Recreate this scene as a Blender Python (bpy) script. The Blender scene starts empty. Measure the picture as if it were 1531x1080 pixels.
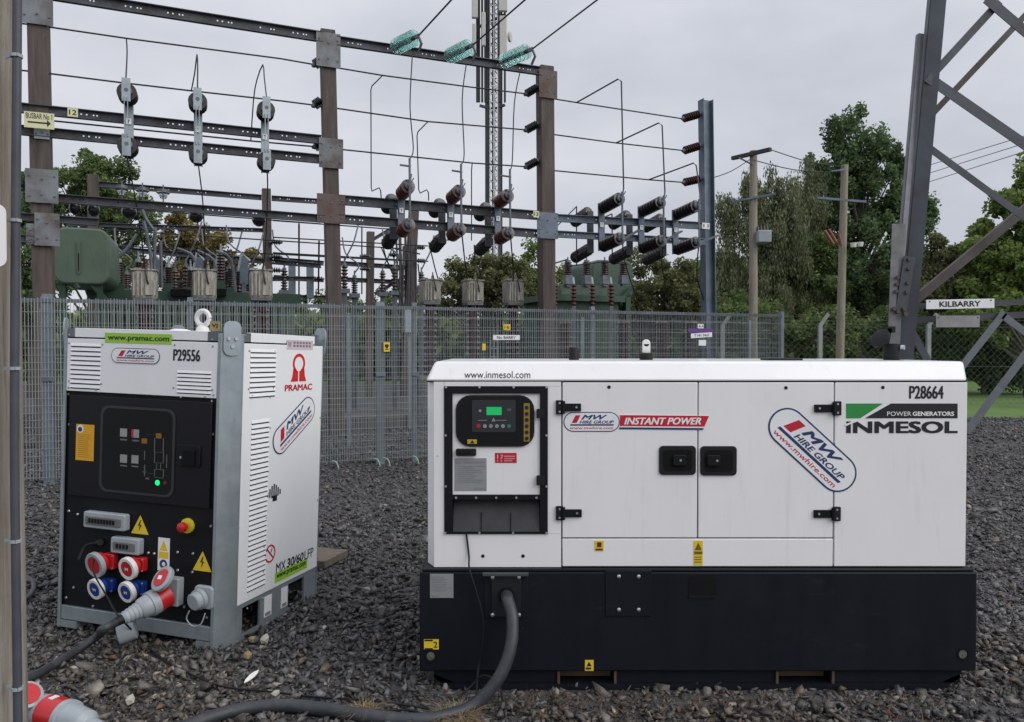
import bpy, bmesh, math, random
import numpy as np
from mathutils import Vector, Matrix
random.seed(11); np.random.seed(11)
V = Vector
rad = math.radians
scene = bpy.context.scene
COL = scene.collection

# ------------------------------------------------------------------ camera
FPX, CX, CY, CAMH, PITCH = 1130.0, 765.5, 540.0, 1.45, 1.0
cam_d = bpy.data.cameras.new('camera'); cam = bpy.data.objects.new('camera', cam_d); COL.objects.link(cam)
cam_d.sensor_width = 36.0; cam_d.lens = 36.0 * FPX / 1531.0; cam_d.clip_end = 2000; cam_d.clip_start = 0.05
cam.location = (0, 0, CAMH); cam.rotation_euler = (rad(90 - PITCH), 0, 0)
scene.camera = cam
# ------------------------------------------------------------------ sky
SKYLOC = (2.4, 0, 0)
SUN_DIR = V((0.85, -0.50, 0.75)).normalized()
w = bpy.data.worlds.new('World'); scene.world = w; w.use_nodes = True
nt = w.node_tree; N = nt.nodes; N.clear(); L = nt.links
out = N.new('ShaderNodeOutputWorld'); bg = N.new('ShaderNodeBackground'); bg.inputs[1].default_value = 0.1
sky = N.new('ShaderNodeTexSky'); sky.sky_type = 'NISHITA'; sky.sun_disc = False
sky.sun_elevation = math.asin(SUN_DIR.z); sky.sun_rotation = math.atan2(SUN_DIR.x, SUN_DIR.y)
sky.air_density = 1.0; sky.dust_density = 4.0
tc = N.new('ShaderNodeTexCoord'); mp = N.new('ShaderNodeMapping'); mp.inputs['Scale'].default_value = (1, 1, 2.2); mp.inputs['Location'].default_value = SKYLOC
no = N.new('ShaderNodeTexNoise'); no.inputs['Scale'].default_value = 1.7; no.inputs['Detail'].default_value = 5; no.inputs['Roughness'].default_value = .55
cr = N.new('ShaderNodeValToRGB')
cr.color_ramp.elements[0].position = .32; cr.color_ramp.elements[0].color = (5.2, 5.45, 6.1, 1)
cr.color_ramp.elements[1].position = .68; cr.color_ramp.elements[1].color = (7.7, 7.75, 8.25, 1)
mx = N.new('ShaderNodeMixRGB'); mx.inputs[0].default_value = .93
L.new(tc.outputs['Generated'], mp.inputs[0]); L.new(mp.outputs[0], no.inputs['Vector']); L.new(no.outputs[0], cr.inputs[0])
L.new(sky.outputs[0], mx.inputs[1]); L.new(cr.outputs[0], mx.inputs[2])
# an overcast sky is brighter towards the zenith
sep = N.new('ShaderNodeSeparateXYZ'); mr = N.new('ShaderNodeMapRange')
mr.inputs[1].default_value = 0.35; mr.inputs[2].default_value = 1.0; mr.inputs[3].default_value = 1.0; mr.inputs[4].default_value = 1.6
L.new(tc.outputs['Generated'], sep.inputs[0]); L.new(sep.outputs[2], mr.inputs[0])
mu = N.new('ShaderNodeMixRGB'); mu.blend_type = 'MULTIPLY'; mu.inputs[0].default_value = 1.0
L.new(mx.outputs[0], mu.inputs[1]); L.new(mr.outputs[0], mu.inputs[2]); L.new(mu.outputs[0], bg.inputs[0]); L.new(bg.outputs[0], out.inputs[0])
# ------------------------------------------------------------------ sun through cloud
sd = bpy.data.lights.new('sun', 'SUN'); sd.energy = 1.5; sd.angle = rad(50); sd.color = (1, .97, .93)
so = bpy.data.objects.new('sun', sd); COL.objects.link(so); so.rotation_euler = SUN_DIR.to_track_quat('Z', 'Y').to_euler(); so.location = (0, 0, 30)
vs = scene.view_settings; vs.view_transform = 'Standard'; vs.look = 'None'; vs.exposure = 0.14; vs.gamma = 1.0; vs.use_curve_mapping = False

# ------------------------------------------------------------------ pixel <-> place helpers (measuring the photograph)
_p = rad(PITCH); FW = V((0, math.cos(_p), -math.sin(_p))); UP = V((0, math.sin(_p), math.cos(_p))); RT = V((1, 0, 0)); EYE = V((0, 0, CAMH))
def ray(px, py): return FW + RT * ((px - CX) / FPX) + UP * (-(py - CY) / FPX)
def P(px, py, Y):
    d = ray(px, py); return EYE + d * (Y / d.y)
def Pz(px, py, z=0.0):
    d = ray(px, py); return EYE + d * ((z - CAMH) / d.z)
GS = 0.398; GA = math.atan(GS); GU = V((math.cos(GA), math.sin(GA), 0)); GN = V((math.sin(GA), -math.cos(GA), 0))
def G(px, py, off=0.0):
    d = ray(px, py); c = 11 + GS * 6.85 + off
    return EYE + d * (c / (d.y - GS * d.x))

# ------------------------------------------------------------------ materials
MATS = {}
def M(name, col, rough=.5, metal=0.0, var=.12, scale=6.0, bump=0.0, bscale=80.0, col2=None, mixs=None, spec=.5, attr=None, stretch=None, detail=6, coat=0, scuff=None):
    if name in MATS: return MATS[name]
    m = bpy.data.materials.new(name); m.use_nodes = True; t = m.node_tree; n = t.nodes; l = t.links
    b = n['Principled BSDF']; b.inputs['Roughness'].default_value = rough; b.inputs['Metallic'].default_value = metal
    b.inputs['Specular IOR Level'].default_value = spec
    if coat: b.inputs['Coat Weight'].default_value = coat
    co = n.new('ShaderNodeTexCoord'); src = co.outputs['Object']
    if stretch:
        mpg = n.new('ShaderNodeMapping'); mpg.inputs['Scale'].default_value = stretch; l.new(src, mpg.inputs[0]); src = mpg.outputs[0]
    nz = n.new('ShaderNodeTexNoise'); nz.inputs['Scale'].default_value = scale; nz.inputs['Detail'].default_value = detail; nz.inputs['Roughness'].default_value = .62
    l.new(src, nz.inputs['Vector'])
    ramp = n.new('ShaderNodeValToRGB'); c2 = col2 if col2 else tuple(c * (1 - 2 * var) for c in col)
    lo, hi = mixs if mixs else (.3, .7)
    ramp.color_ramp.elements[0].position = lo; ramp.color_ramp.elements[0].color = (*c2, 1)
    ramp.color_ramp.elements[1].position = hi; ramp.color_ramp.elements[1].color = (*col, 1)
    l.new(nz.outputs[0], ramp.inputs[0]); cs = ramp.outputs[0]
    if attr:
        at = n.new('ShaderNodeAttribute'); at.attribute_name = attr
        mm = n.new('ShaderNodeMixRGB'); mm.blend_type = 'MULTIPLY'; mm.inputs[0].default_value = 1
        l.new(cs, mm.inputs[1]); l.new(at.outputs[0], mm.inputs[2]); cs = mm.outputs[0]
    if scuff:
        for (sc, ss, sst, lo2, hi2, amt) in scuff:
            m2 = n.new('ShaderNodeMapping'); m2.inputs['Scale'].default_value = sst; l.new(co.outputs['Object'], m2.inputs[0])
            n2 = n.new('ShaderNodeTexNoise'); n2.inputs['Scale'].default_value = ss; n2.inputs['Detail'].default_value = 8; n2.inputs['Roughness'].default_value = .7; l.new(m2.outputs[0], n2.inputs['Vector'])
            r2 = n.new('ShaderNodeMapRange'); r2.inputs[1].default_value = lo2; r2.inputs[2].default_value = hi2; r2.inputs[4].default_value = amt; l.new(n2.outputs[0], r2.inputs[0])
            x2 = n.new('ShaderNodeMixRGB'); x2.inputs[2].default_value = (*sc, 1); l.new(r2.outputs[0], x2.inputs[0]); l.new(cs, x2.inputs[1]); cs = x2.outputs[0]
    l.new(cs, b.inputs['Base Color'])
    rr = n.new('ShaderNodeMapRange'); rr.inputs[3].default_value = min(1, rough * 1.2); rr.inputs[4].default_value = rough * .85
    l.new(nz.outputs[0], rr.inputs[0]); l.new(rr.outputs[0], b.inputs['Roughness'])
    if bump:
        bz = n.new('ShaderNodeTexNoise'); bz.inputs['Scale'].default_value = bscale; bz.inputs['Detail'].default_value = 4; l.new(src, bz.inputs['Vector'])
        bp = n.new('ShaderNodeBump'); bp.inputs['Strength'].default_value = bump; bp.inputs['Distance'].default_value = .01
        l.new(bz.outputs[0], bp.inputs['Height']); l.new(bp.outputs[0], b.inputs['Normal'])
    MATS[name] = m; return m
def emis(m, col, s):
    b = m.node_tree.nodes['Principled BSDF']; b.inputs['Emission Color'].default_value = (*col, 1); b.inputs['Emission Strength'].default_value = s; return m

DIRT = [((.42, .41, .38), 5, (5, 5, .35), .56, .75, .20), ((.40, .39, .36), 60, (1, 1, 1), .66, .74, .45), ((.5, .48, .44), 1.4, (1, 1, 1.6), .5, .8, .12)]
white = M('white_paint', (.81, .81, .82), .3, var=.03, scale=2.5, stretch=(1, 1, .35), coat=.25, scuff=DIRT, bump=.05, bscale=2.5)
white2 = M('white_panel', (.80, .815, .835), .38, var=.03, scale=2.0, stretch=(1, 1, .3), scuff=DIRT)
black = M('black_paint', (.0085, .0095, .0125), .5, var=.25, scale=5, spec=.22)
tankm = M('black_tank_paint', (.0048, .0066, .0115), .5, var=.2, scale=3, spec=.18, col2=(.0075, .0095, .0145), mixs=(.45, .8), stretch=(3, 1, .6), scuff=[((.05, .052, .056), 7, (.8, 1, 3), .62, .80, .35), ((.11, .11, .11), 26, (3, 3, .7), .68, .76, .55), ((.03, .031, .033), 2.2, (1, 1, 1), .55, .85, .3)])
gasket = M('dark_gasket', (.007, .007, .008), .7, spec=.15)
rubber = M('black_rubber', (.012, .0125, .0145), .55, var=.2, scale=12, spec=.28)
cablem = M('cable_sheath', (.040, .045, .055), .5, var=.25, scale=10, scuff=[((.13, .125, .115), 14, (1, 1, 1), .5, .75, .5)])
galv = M('galvanised_steel', (.36, .42, .45), .45, .55, var=.14, scale=7, bump=.05, scuff=[((.2, .21, .21), 9, (2, 2, .6), .55, .75, .5)])
galvd = M('weathered_galvanised_steel', (.17, .19, .22), .55, .35, var=.25, scale=4, bump=.1)
beamm = M('dull_steel_beam', (.075, .085, .105), .6, .2, var=.22, scale=4, col2=(.05, .043, .045), mixs=(.35, .6), scuff=[((.14, .15, .16), 9, (1, 1, 1), .55, .72, .55), ((.09, .045, .03), 5, (1, 1, .4), .58, .7, .6)])
blum = M('blue_grey_steel', (.15, .19, .24), .5, .35, var=.2, scale=3)
rustpl = M('stained_steel_plate', (.20, .22, .24), .65, .2, scale=3, col2=(.10, .08, .068), mixs=(.3, .62))
rust2 = M('rusty_steel_plate', (.13, .12, .12), .75, .1, scale=3, col2=(.11, .062, .045), mixs=(.35, .68))
postm = M('weathered_brown_post', (.105, .085, .075), .8, scale=3, col2=(.055, .043, .040), mixs=(.3, .7), bump=.3, bscale=40, stretch=(4, 4, .4), scuff=[((.17, .16, .155), 6, (3, 3, .3), .55, .75, .5), ((.13, .075, .05), 2.5, (1, 1, .5), .55, .72, .45)])
woodp = M('silvered_pole_wood', (.37, .34, .29), .85, scale=4, col2=(.19, .155, .125), mixs=(.35, .65), bump=.8, bscale=30, stretch=(6, 6, .3), scuff=[((.085, .07, .055), 9, (9, 9, .35), .57, .68, .75), ((.14, .10, .075), 2.5, (1, 1, .6), .52, .7, .5), ((.33, .35, .27), 4, (2, 2, .8), .58, .75, .4)])
woodp2 = M('grey_pole_wood', (.31, .28, .23), .85, scale=4, col2=(.18, .155, .125), mixs=(.3, .7), bump=.4, bscale=30, stretch=(5, 5, .4))
porc = M('brown_porcelain', (.060, .026, .022), .22, var=.2, scale=8, coat=.3)
porcb = M('dark_porcelain', (.022, .017, .019), .25, var=.2, scale=8, coat=.3)
porcr = M('red_brown_porcelain', (.085, .032, .03), .25, var=.2, scale=8, coat=.3)
wirem = M('conductor_wire', (.035, .037, .042), .5, .4)
green = M('transformer_green', (.11, .165, .115), .55, var=.2, scale=3, col2=(.085, .13, .095), mixs=(.3, .6), scuff=[((.05, .065, .05), 8, (3, 3, .5), .56, .74, .5)])
dgreen = M('dark_green_paint', (.028, .075, .045), .5, var=.2, scale=3)
beige = M('stained_cream_paint', (.40, .38, .33), .6, scale=5, col2=(.16, .15, .13), mixs=(.35, .6), stretch=(6, 6, 1))
mesh_m = M('galvanised_wire', (.33, .365, .385), .45, .5, var=.1)
towm = M('tower_steel', (.07, .085, .105), .55, .3, var=.25, scale=2, col2=(.055, .055, .06), mixs=(.35, .65))
towb = M('brown_tower_steel', (.10, .085, .08), .65, .2, var=.2, scale=3)
signw = M('white_sign', (.80, .81, .83), .5, var=.06)
signy = M('yellow_sign', (.72, .52, .03), .5, var=.05)
signp = M('pale_yellow_sign', (.66, .66, .40), .5, var=.06)
navy = M('navy_ink', (.014, .032, .13), .45, var=.05)
redi = M('red_ink', (.50, .008, .03), .45, var=.05)
blk = M('black_ink', (.008, .009, .013), .45, var=.05)
grn = M('green_ink', (.02, .26, .05), .45, var=.05)
lime = M('lime_sticker', (.30, .56, .04), .45, var=.05)
wht = M('white_ink', (.8, .8, .8), .45, var=.03)
grey_ink = M('grey_ink', (.25, .26, .28), .5)
platem = M('grey_label', (.33, .34, .35), .4, .3, var=.1)
redp = M('red_plastic', (.50, .015, .018), .32, var=.08)
bluep = M('blue_plastic', (.012, .045, .26), .32, var=.08)
greyp = M('grey_plastic', (.34, .38, .41), .42, var=.08, scale=12)
whitep = M('white_plastic', (.72, .72, .70), .4, var=.06)
clearp = M('smoked_cover', (.16, .165, .16), .18, var=.15, spec=.6)
glassd = M('dark_window', (.006, .007, .008), .08, var=.05, spec=.7)
led = emis(M('green_led', (.0, .5, .15), .4), (.0, .75, .16), 1.3)
lcd = emis(M('green_display', (.0, .25, .06), .4), (.01, .45, .12), .55)
steelb = M('bright_bolt', (.62, .64, .66), .3, .8, var=.1)
conc = M('plinth_concrete', (.22, .21, .2), .9, var=.2, scale=6, bump=.3)
def glassmat():
    m = bpy.data.materials.new('teal_glass'); m.use_nodes = True; t = m.node_tree; b = t.nodes['Principled BSDF']
    b.inputs['Base Color'].default_value = (.16, .50, .46, 1); b.inputs['Roughness'].default_value = .06; b.inputs['Transmission Weight'].default_value = .85; b.inputs['IOR'].default_value = 1.3
    nz = t.nodes.new('ShaderNodeTexNoise'); nz.inputs['Scale'].default_value = 9; rp = t.nodes.new('ShaderNodeValToRGB')
    rp.color_ramp.elements[0].color = (.42, .70, .67, 1); rp.color_ramp.elements[1].color = (.68, .88, .86, 1)
    t.links.new(nz.outputs[0], rp.inputs[0]); t.links.new(rp.outputs[0], b.inputs['Base Color']); return m
teal = glassmat()
def glassmat2():
    m = teal.copy(); m.name = 'clear_glass'; t = m.node_tree
    for nn in t.nodes:
        if nn.type == 'VALTORGB': nn.color_ramp.elements[0].color = (.45, .5, .5, 1); nn.color_ramp.elements[1].color = (.65, .7, .7, 1)
    return m
cglass = glassmat2()
def leafmat(name, a, b2):
    m = bpy.data.materials.new(name); m.use_nodes = True; t = m.node_tree; n = t.nodes; l = t.links
    b = n['Principled BSDF']; b.inputs['Roughness'].default_value = .6; b.inputs['Specular IOR Level'].default_value = .25
    at = n.new('ShaderNodeAttribute'); at.attribute_name = 'tone'
    rp = n.new('ShaderNodeValToRGB'); rp.color_ramp.elements[0].color = (*a, 1); rp.color_ramp.elements[1].color = (*b2, 1)
    nz = n.new('ShaderNodeTexNoise'); nz.inputs['Scale'].default_value = .9; co = n.new('ShaderNodeTexCoord'); l.new(co.outputs['Object'], nz.inputs['Vector'])
    ad = n.new('ShaderNodeMath'); ad.operation = 'ADD'; mu = n.new('ShaderNodeMath'); mu.operation = 'MULTIPLY_ADD'; mu.inputs[1].default_value = .9; mu.inputs[2].default_value = -.45
    l.new(nz.outputs[0], mu.inputs[0]); l.new(mu.outputs[0], ad.inputs[0]); l.new(at.outputs['Fac'], ad.inputs[1]); l.new(ad.outputs[0], rp.inputs[0])
    tr = n.new('ShaderNodeBsdfTranslucent'); mx = n.new('ShaderNodeMixShader'); mx.inputs[0].default_value = .4
    l.new(rp.outputs[0], b.inputs['Base Color']); l.new(rp.outputs[0], tr.inputs[0]); l.new(b.outputs[0], mx.inputs[1]); l.new(tr.outputs[0], mx.inputs[2])
    l.new(mx.outputs[0], n['Material Output'].inputs[0]); return m
bark = M('bark', (.10, .085, .07), .9, var=.25, scale=6, bump=.4, stretch=(4, 4, 1))

# ------------------------------------------------------------------ mesh builder
ORG = {}
def tag(o, label=None, cat=None, group=None, kind=None):
    if label: o['label'] = label
    if cat: o['category'] = cat
    if group: o['group'] = group
    if kind: o['kind'] = kind
    return o
def thing(name, loc, label, cat, group=None, mat=None):
    o = bpy.data.objects.new(name, None); COL.objects.link(o); o.empty_display_size = .1
    if mat is not None: o.matrix_world = mat; ORG[o.name] = V((0, 0, 0))
    else: o.location = loc; ORG[o.name] = V(loc)
    return tag(o, label, cat, group)
TXT = {}
def text2d(s, shear=0.0, bold=0.0):
    k = (s, shear, bold)
    if k in TXT: return TXT[k]
    c = bpy.data.curves.new('t', 'FONT'); c.body = s; c.shear = shear; c.offset = bold; c.resolution_u = 3
    o = bpy.data.objects.new('t', c); me = o.to_mesh()
    vv = [(q.co.x, q.co.y) for q in me.vertices]; ff = [tuple(f.vertices) for f in me.polygons]
    o.to_mesh_clear(); bpy.data.objects.remove(o); bpy.data.curves.remove(c)
    x0 = min(a for a, b in vv); x1 = max(a for a, b in vv); y0 = min(b for a, b in vv); y1 = max(b for a, b in vv)
    TXT[k] = ([((a - x0) / (x1 - x0), (b - y0) / (y1 - y0)) for a, b in vv], ff); return TXT[k]
class Fr:
    def __init__(s, o, u, v, n): s.o, s.u, s.v, s.n = V(o), V(u), V(v), V(n)
    def pt(s, a, b, w=0.0): return s.o + s.u * a + s.v * b + s.n * w
    def sub(s, a, b, ang=0.0, w=0.0, sh=0.0):
        c, d = math.cos(ang), math.sin(ang); return Fr(s.pt(a, b, w), s.u * c + s.v * d, s.v * c - s.u * d, s.n)
class MB:
    def __init__(s): s.v = []; s.f = []
    def add(s, vs, fs):
        k = len(s.v); s.v += [tuple(q) for q in vs]; s.f += [tuple(i + k for i in f) for f in fs]; return s
    def hexa(s, c8): return s.add(c8, [(0, 3, 2, 1), (4, 5, 6, 7), (0, 1, 5, 4), (1, 2, 6, 5), (2, 3, 7, 6), (3, 0, 4, 7)])
    def obox(s, c, ax, ay, az, sx, sy, sz):
        c = V(c); a = V(ax) * sx / 2; b = V(ay) * sy / 2; d = V(az) * sz / 2
        return s.hexa([c - a - b - d, c + a - b - d, c + a + b - d, c - a + b - d, c - a - b + d, c + a - b + d, c + a + b + d, c - a + b + d])
    def box(s, x0, y0, z0, x1, y1, z1):
        return s.hexa([V(q) for q in ((x0, y0, z0), (x1, y0, z0), (x1, y1, z0), (x0, y1, z0), (x0, y0, z1), (x1, y0, z1), (x1, y1, z1), (x0, y1, z1))])
    def beam(s, p, q, wd, ht, up=(0, 0, 1)):
        p = V(p); q = V(q); d = (q - p); l = d.length; d.normalize(); upv = V(up); sd = d.cross(upv)
        if sd.length < 1e-4: sd = d.cross(V((1, 0, 0)))
        sd.normalize(); u2 = sd.cross(d); return s.obox((p + q) / 2, d, sd, u2, l, wd, ht)
    def fbox(s, fr, a0, b0, a1, b1, w0, w1):
        return s.hexa([fr.pt(a0, b0, w1), fr.pt(a1, b0, w1), fr.pt(a1, b0, w0), fr.pt(a0, b0, w0), fr.pt(a0, b1, w1), fr.pt(a1, b1, w1), fr.pt(a1, b1, w0), fr.pt(a0, b1, w0)])
    def prism(s, fr, poly, w0, w1):
        n = len(poly); vs = [fr.pt(a, b, w1) for a, b in poly] + [fr.pt(a, b, w0) for a, b in poly]
        return s.add(vs, [tuple(range(n)), tuple(range(2 * n - 1, n - 1, -1))] + [(i, n + i, n + (i + 1) % n, (i + 1) % n) for i in range(n)])
    def tube(s, pts, r, n=8, cap=True):
        pts = [V(q) for q in pts]; m = len(pts); rs = r if isinstance(r, (list, tuple)) else [r] * m
        prev = None; vs = []
        for i, q in enumerate(pts):
            d = (pts[min(i + 1, m - 1)] - pts[max(i - 1, 0)]).normalized()
            if prev is None: a = d.orthogonal().normalized()
            else:
                a = prev - d * prev.dot(d)
                a = a.normalized() if a.length > 1e-5 else d.orthogonal().normalized()
            prev = a; b = d.cross(a)
            for k in range(n):
                t = 2 * math.pi * k / n; vs.append(q + (a * math.cos(t) + b * math.sin(t)) * rs[i])
        fs = [(i * n + k, i * n + (k + 1) % n, (i + 1) * n + (k + 1) % n, (i + 1) * n + k) for i in range(m - 1) for k in range(n)]
        if cap: fs += [tuple(range(n - 1, -1, -1)), tuple((m - 1) * n + k for k in range(n))]
        return s.add(vs, fs)
    def lathe(s, p, ax, prof, n=14):
        p = V(p); d = V(ax).normalized(); a = d.orthogonal().normalized(); b = d.cross(a); vs = []; m = len(prof)
        for t, r in prof:
            for k in range(n):
                th = 2 * math.pi * k / n; vs.append(p + d * t + (a * math.cos(th) + b * math.sin(th)) * max(r, 1e-4))
        fs = [(i * n + k, i * n + (k + 1) % n, (i + 1) * n + (k + 1) % n, (i + 1) * n + k) for i in range(m - 1) for k in range(n)]
        fs += [tuple(range(n - 1, -1, -1)), tuple((m - 1) * n + k for k in range(n))]
        return s.add(vs, fs)
    def ribs(s, p, q, ro, ri, k, n=14):
        p = V(p); q = V(q); l = (q - p).length; st = l / k; prof = [(0, ri)]
        for i in range(k):
            t = i * st; prof += [(t + st * .12, ri), (t + st * .55, ro), (t + st * .68, ro * .97), (t + st * .72, ri * 1.1)]
        prof.append((l, ri)); return s.lathe(p, q - p, prof, n)
    def text(s, fr, txt, a0, b0, a1, b1, w, shear=0.0, bold=0.0):
        if bold < 0:      # heavier strokes without closing the counters: the same print laid down again a hair to the side
            vv, ff = text2d(txt, shear, 0.0); k = -bold * (b1 - b0)
            for j, (p, q) in enumerate(((0, 0), (.5, .45), (1, 0), (0, .45), (1, .45))): s.add([fr.pt(a0 + (a1 - a0 - k) * x + k * p, b0 + (b1 - b0 - k * .45) * y + k * q, w + .00012 * j) for x, y in vv], ff)
            return s
        vv, ff = text2d(txt, shear, bold); return s.add([fr.pt(a0 + (a1 - a0) * x, b0 + (b1 - b0) * y, w) for x, y in vv], ff)
    def build(s, name, mat, parent=None, smooth=True, bevel=0.0, world=True):
        me = bpy.data.meshes.new(name)
        if parent is not None: o0 = ORG[parent.name]
        else:
            xs = [q[0] for q in s.v]; ys = [q[1] for q in s.v]; zs = [q[2] for q in s.v]
            o0 = V(((min(xs) + max(xs)) / 2, (min(ys) + max(ys)) / 2, min(zs)))
        me.from_pydata([(q[0] - o0[0], q[1] - o0[1], q[2] - o0[2]) for q in s.v], [], s.f); me.validate()
        me.materials.append(mat)
        ob = bpy.data.objects.new(name, me); COL.objects.link(ob)
        if parent is None: ob.location = o0
        else: ob.parent = parent
        ORG[ob.name] = o0
        if smooth:
            me.shade_smooth(); me.set_sharp_from_angle(angle=rad(38))
        if bevel:
            b = ob.modifiers.new('bevel', 'BEVEL'); b.width = bevel; b.segments = 2; b.limit_method = 'ANGLE'; b.angle_limit = rad(40)
        return ob
def rrect(a0, b0, a1, b1, r, k=5):
    o = []
    for cx, cy, t0 in ((a1 - r, b1 - r, 0), (a0 + r, b1 - r, 90), (a0 + r, b0 + r, 180), (a1 - r, b0 + r, 270)):
        for i in range(k + 1):
            t = rad(t0 + 90 * i / k); o.append((cx + r * math.cos(t), cy + r * math.sin(t)))
    return o
def circ(a, b, r, k=20): return [(a + r * math.cos(2 * math.pi * i / k), b + r * math.sin(2 * math.pi * i / k)) for i in range(k)]
def smoothpts(pts, k=6):
    pts = [V(q) for q in pts]; q = [pts[0]] + pts + [pts[-1]]; o = []
    for i in range(1, len(q) - 2):
        a, b, c, d = q[i - 1], q[i], q[i + 1], q[i + 2]
        for j in range(k):
            t = j / k; o.append(.5 * ((2 * b) + (c - a) * t + (2 * a - 5 * b + 4 * c - d) * t * t + (3 * b - a - 3 * c + d) * t ** 3))
    o.append(pts[-1]); return o
def wire(name, pts, r, label, cat, mat=None, group=None, smooth=0, n=6):
    if smooth: pts = smoothpts(pts, smooth)
    return tag(MB().tube(pts, r, n).build(name, mat or wirem), label, cat, group)

# ================================================================== GROUND
gm = M('dark_gravel_ground', (.095, .092, .092), .85, scale=28, col2=(.022, .021, .022), mixs=(.35, .7), bump=1.0, bscale=26, detail=8)
o = MB().add([(-150, -60, 0), (150, -60, 0), (150, 260, 0), (-150, 260, 0)], [(0, 1, 2, 3)]).build('ground', gm, smooth=False); tag(o, kind='structure')
grm = M('grass_turf', (.10, .19, .035), .9, scale=.8, col2=(.07, .12, .028), mixs=(.3, .7), bump=.6, bscale=40)
o = MB().add([(6.2, 15.8, .004), (60, 13.5, .004), (70, 60, .004), (4, 60, .004)], [(0, 1, 2, 3)]).build('grass_field', grm, smooth=False); tag(o, kind='structure')
o = MB().add([(-60, 30.5, .008), (3, 30.5, .008), (3, 60, .008), (-60, 60, .008)], [(0, 1, 2, 3)]).build('grass_verge', grm, smooth=False); tag(o, kind='structure')

# loose gravel: crushed slate chips as real stones
def gravel():
    rng = np.random.default_rng(4); vars_ = []
    for k in range(22):
        bm = bmesh.new(); q = rng.normal(size=(7, 3)); q /= np.linalg.norm(q, axis=1)[:, None]; q *= np.array([1, rng.uniform(.5, .9), rng.uniform(.2, .5)])
        for c in q: bm.verts.new(c)
        bmesh.ops.convex_hull(bm, input=bm.verts); bmesh.ops.triangulate(bm, faces=bm.faces)
        loose = [v for v in bm.verts if not v.link_faces]
        for v in loose: bm.verts.remove(v)
        bm.verts.index_update(); bm.verts.ensure_lookup_table()
        vars_.append((np.array([v.co[:] for v in bm.verts]), np.array([[v.index for v in f.verts] for f in bm.faces]))); bm.free()
    bands = [(2.35, 4.2, 3600, .009, .040), (4.2, 6.5, 1700, .013, .042), (6.5, 10, 650, .018, .045), (10, 16.5, 200, .025, .055)]
    AV = []; AF = []; AC = []; base = 0
    for y0, y1, den, s0, s1 in bands:
        area = .5 * (1.45 * (y1 * y1 - y0 * y0)) + .8 * (y1 - y0); n = int(area * den)
        y = np.sqrt(rng.uniform(y0 * y0, y1 * y1, n)); x = rng.uniform(-1, 1, n) * (.725 * y + .4)
        sz = rng.uniform(0, 1, n) ** 2.8 * (s1 - s0) + s0
        keep = ~((x > -.38) & (x < 1.95) & (y > 3.28) & (y < 4.1)); keep &= ~((x > 6) & (y > 15.6))
        x, y, sz = x[keep], y[keep], sz[keep]; n = len(x)
        tone = rng.uniform(.3, 1.35, n); hue = rng.uniform(0, 1, n)
        c = np.stack([tone * .115, tone * .111, tone * .110], 1)
        front = y < 3.5
        pale = hue > np.where(front, .95, .982); c[pale] = np.stack([rng.uniform(.22, .42, n), ] * 3, 1)[pale] * np.array([1, .95, .85])
        tan = (hue > np.where(y < 3.9, .86, .925)) & (hue <= .95); c[tan] = (np.array([.19, .145, .10]) * rng.uniform(.5, 1.1, n)[:, None])[tan]
        red = (hue > .892) & (hue <= .90); c[red] = np.array([.12, .085, .07])
        lt = (hue > .70) & (hue <= .885); c[lt] = (np.array([.175, .175, .182]) * rng.uniform(.7, 1.2, n)[:, None])[lt]
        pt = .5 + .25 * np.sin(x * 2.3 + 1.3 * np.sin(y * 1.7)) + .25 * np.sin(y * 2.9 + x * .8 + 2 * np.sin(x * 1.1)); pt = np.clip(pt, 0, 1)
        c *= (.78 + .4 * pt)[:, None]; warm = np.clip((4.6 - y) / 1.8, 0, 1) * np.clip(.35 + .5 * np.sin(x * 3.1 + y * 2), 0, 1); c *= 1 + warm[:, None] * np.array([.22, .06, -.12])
        big = rng.uniform(0, 1, n) > .965; sz[big] *= rng.uniform(1.3, 1.9, n)[big]
        ki = rng.integers(0, len(vars_), n)
        for k in range(len(vars_)):
            idx = np.where(ki == k)[0]; m = len(idx)
            if not m: continue
            vv, ff = vars_[k]; a = rng.uniform(0, 6.283, m); b = rng.normal(0, .6, m); g = rng.normal(0, .5, m)
            ca, sa, cb, sb, cg, sg = np.cos(a), np.sin(a), np.cos(b), np.sin(b), np.cos(g), np.sin(g)
            R = np.empty((m, 3, 3)); R[:, 0, 0] = ca * cb; R[:, 0, 1] = ca * sb * sg - sa * cg; R[:, 0, 2] = ca * sb * cg + sa * sg
            R[:, 1, 0] = sa * cb; R[:, 1, 1] = sa * sb * sg + ca * cg; R[:, 1, 2] = sa * sb * cg - ca * sg
            R[:, 2, 0] = -sb; R[:, 2, 1] = cb * sg; R[:, 2, 2] = cb * cg
            W = np.einsum('mij,vj->mvi', R, vv) * sz[idx][:, None, None]
            W[:, :, 0] += x[idx][:, None]; W[:, :, 1] += y[idx][:, None]; W[:, :, 2] += (sz[idx] * np.where((y[idx] > 3.02) & (x[idx] > -.36) & (x[idx] < 1.95) & (y[idx] < 3.3), rng.uniform(-.2, .15, m), rng.uniform(-.1, .6, m)))[:, None]
            F = (ff[None] + (np.arange(m) * len(vv))[:, None, None] + base); base += m * len(vv)
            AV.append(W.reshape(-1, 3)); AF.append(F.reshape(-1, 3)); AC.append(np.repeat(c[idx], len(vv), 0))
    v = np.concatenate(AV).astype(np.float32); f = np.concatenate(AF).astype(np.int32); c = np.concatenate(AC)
    mesh_np('gravel_stones', v, f, M('slate_chippings', (1, 1, 1), .5, var=.25, scale=60, attr='tone', bump=.5, bscale=150), col=c, kind='stuff')
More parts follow.
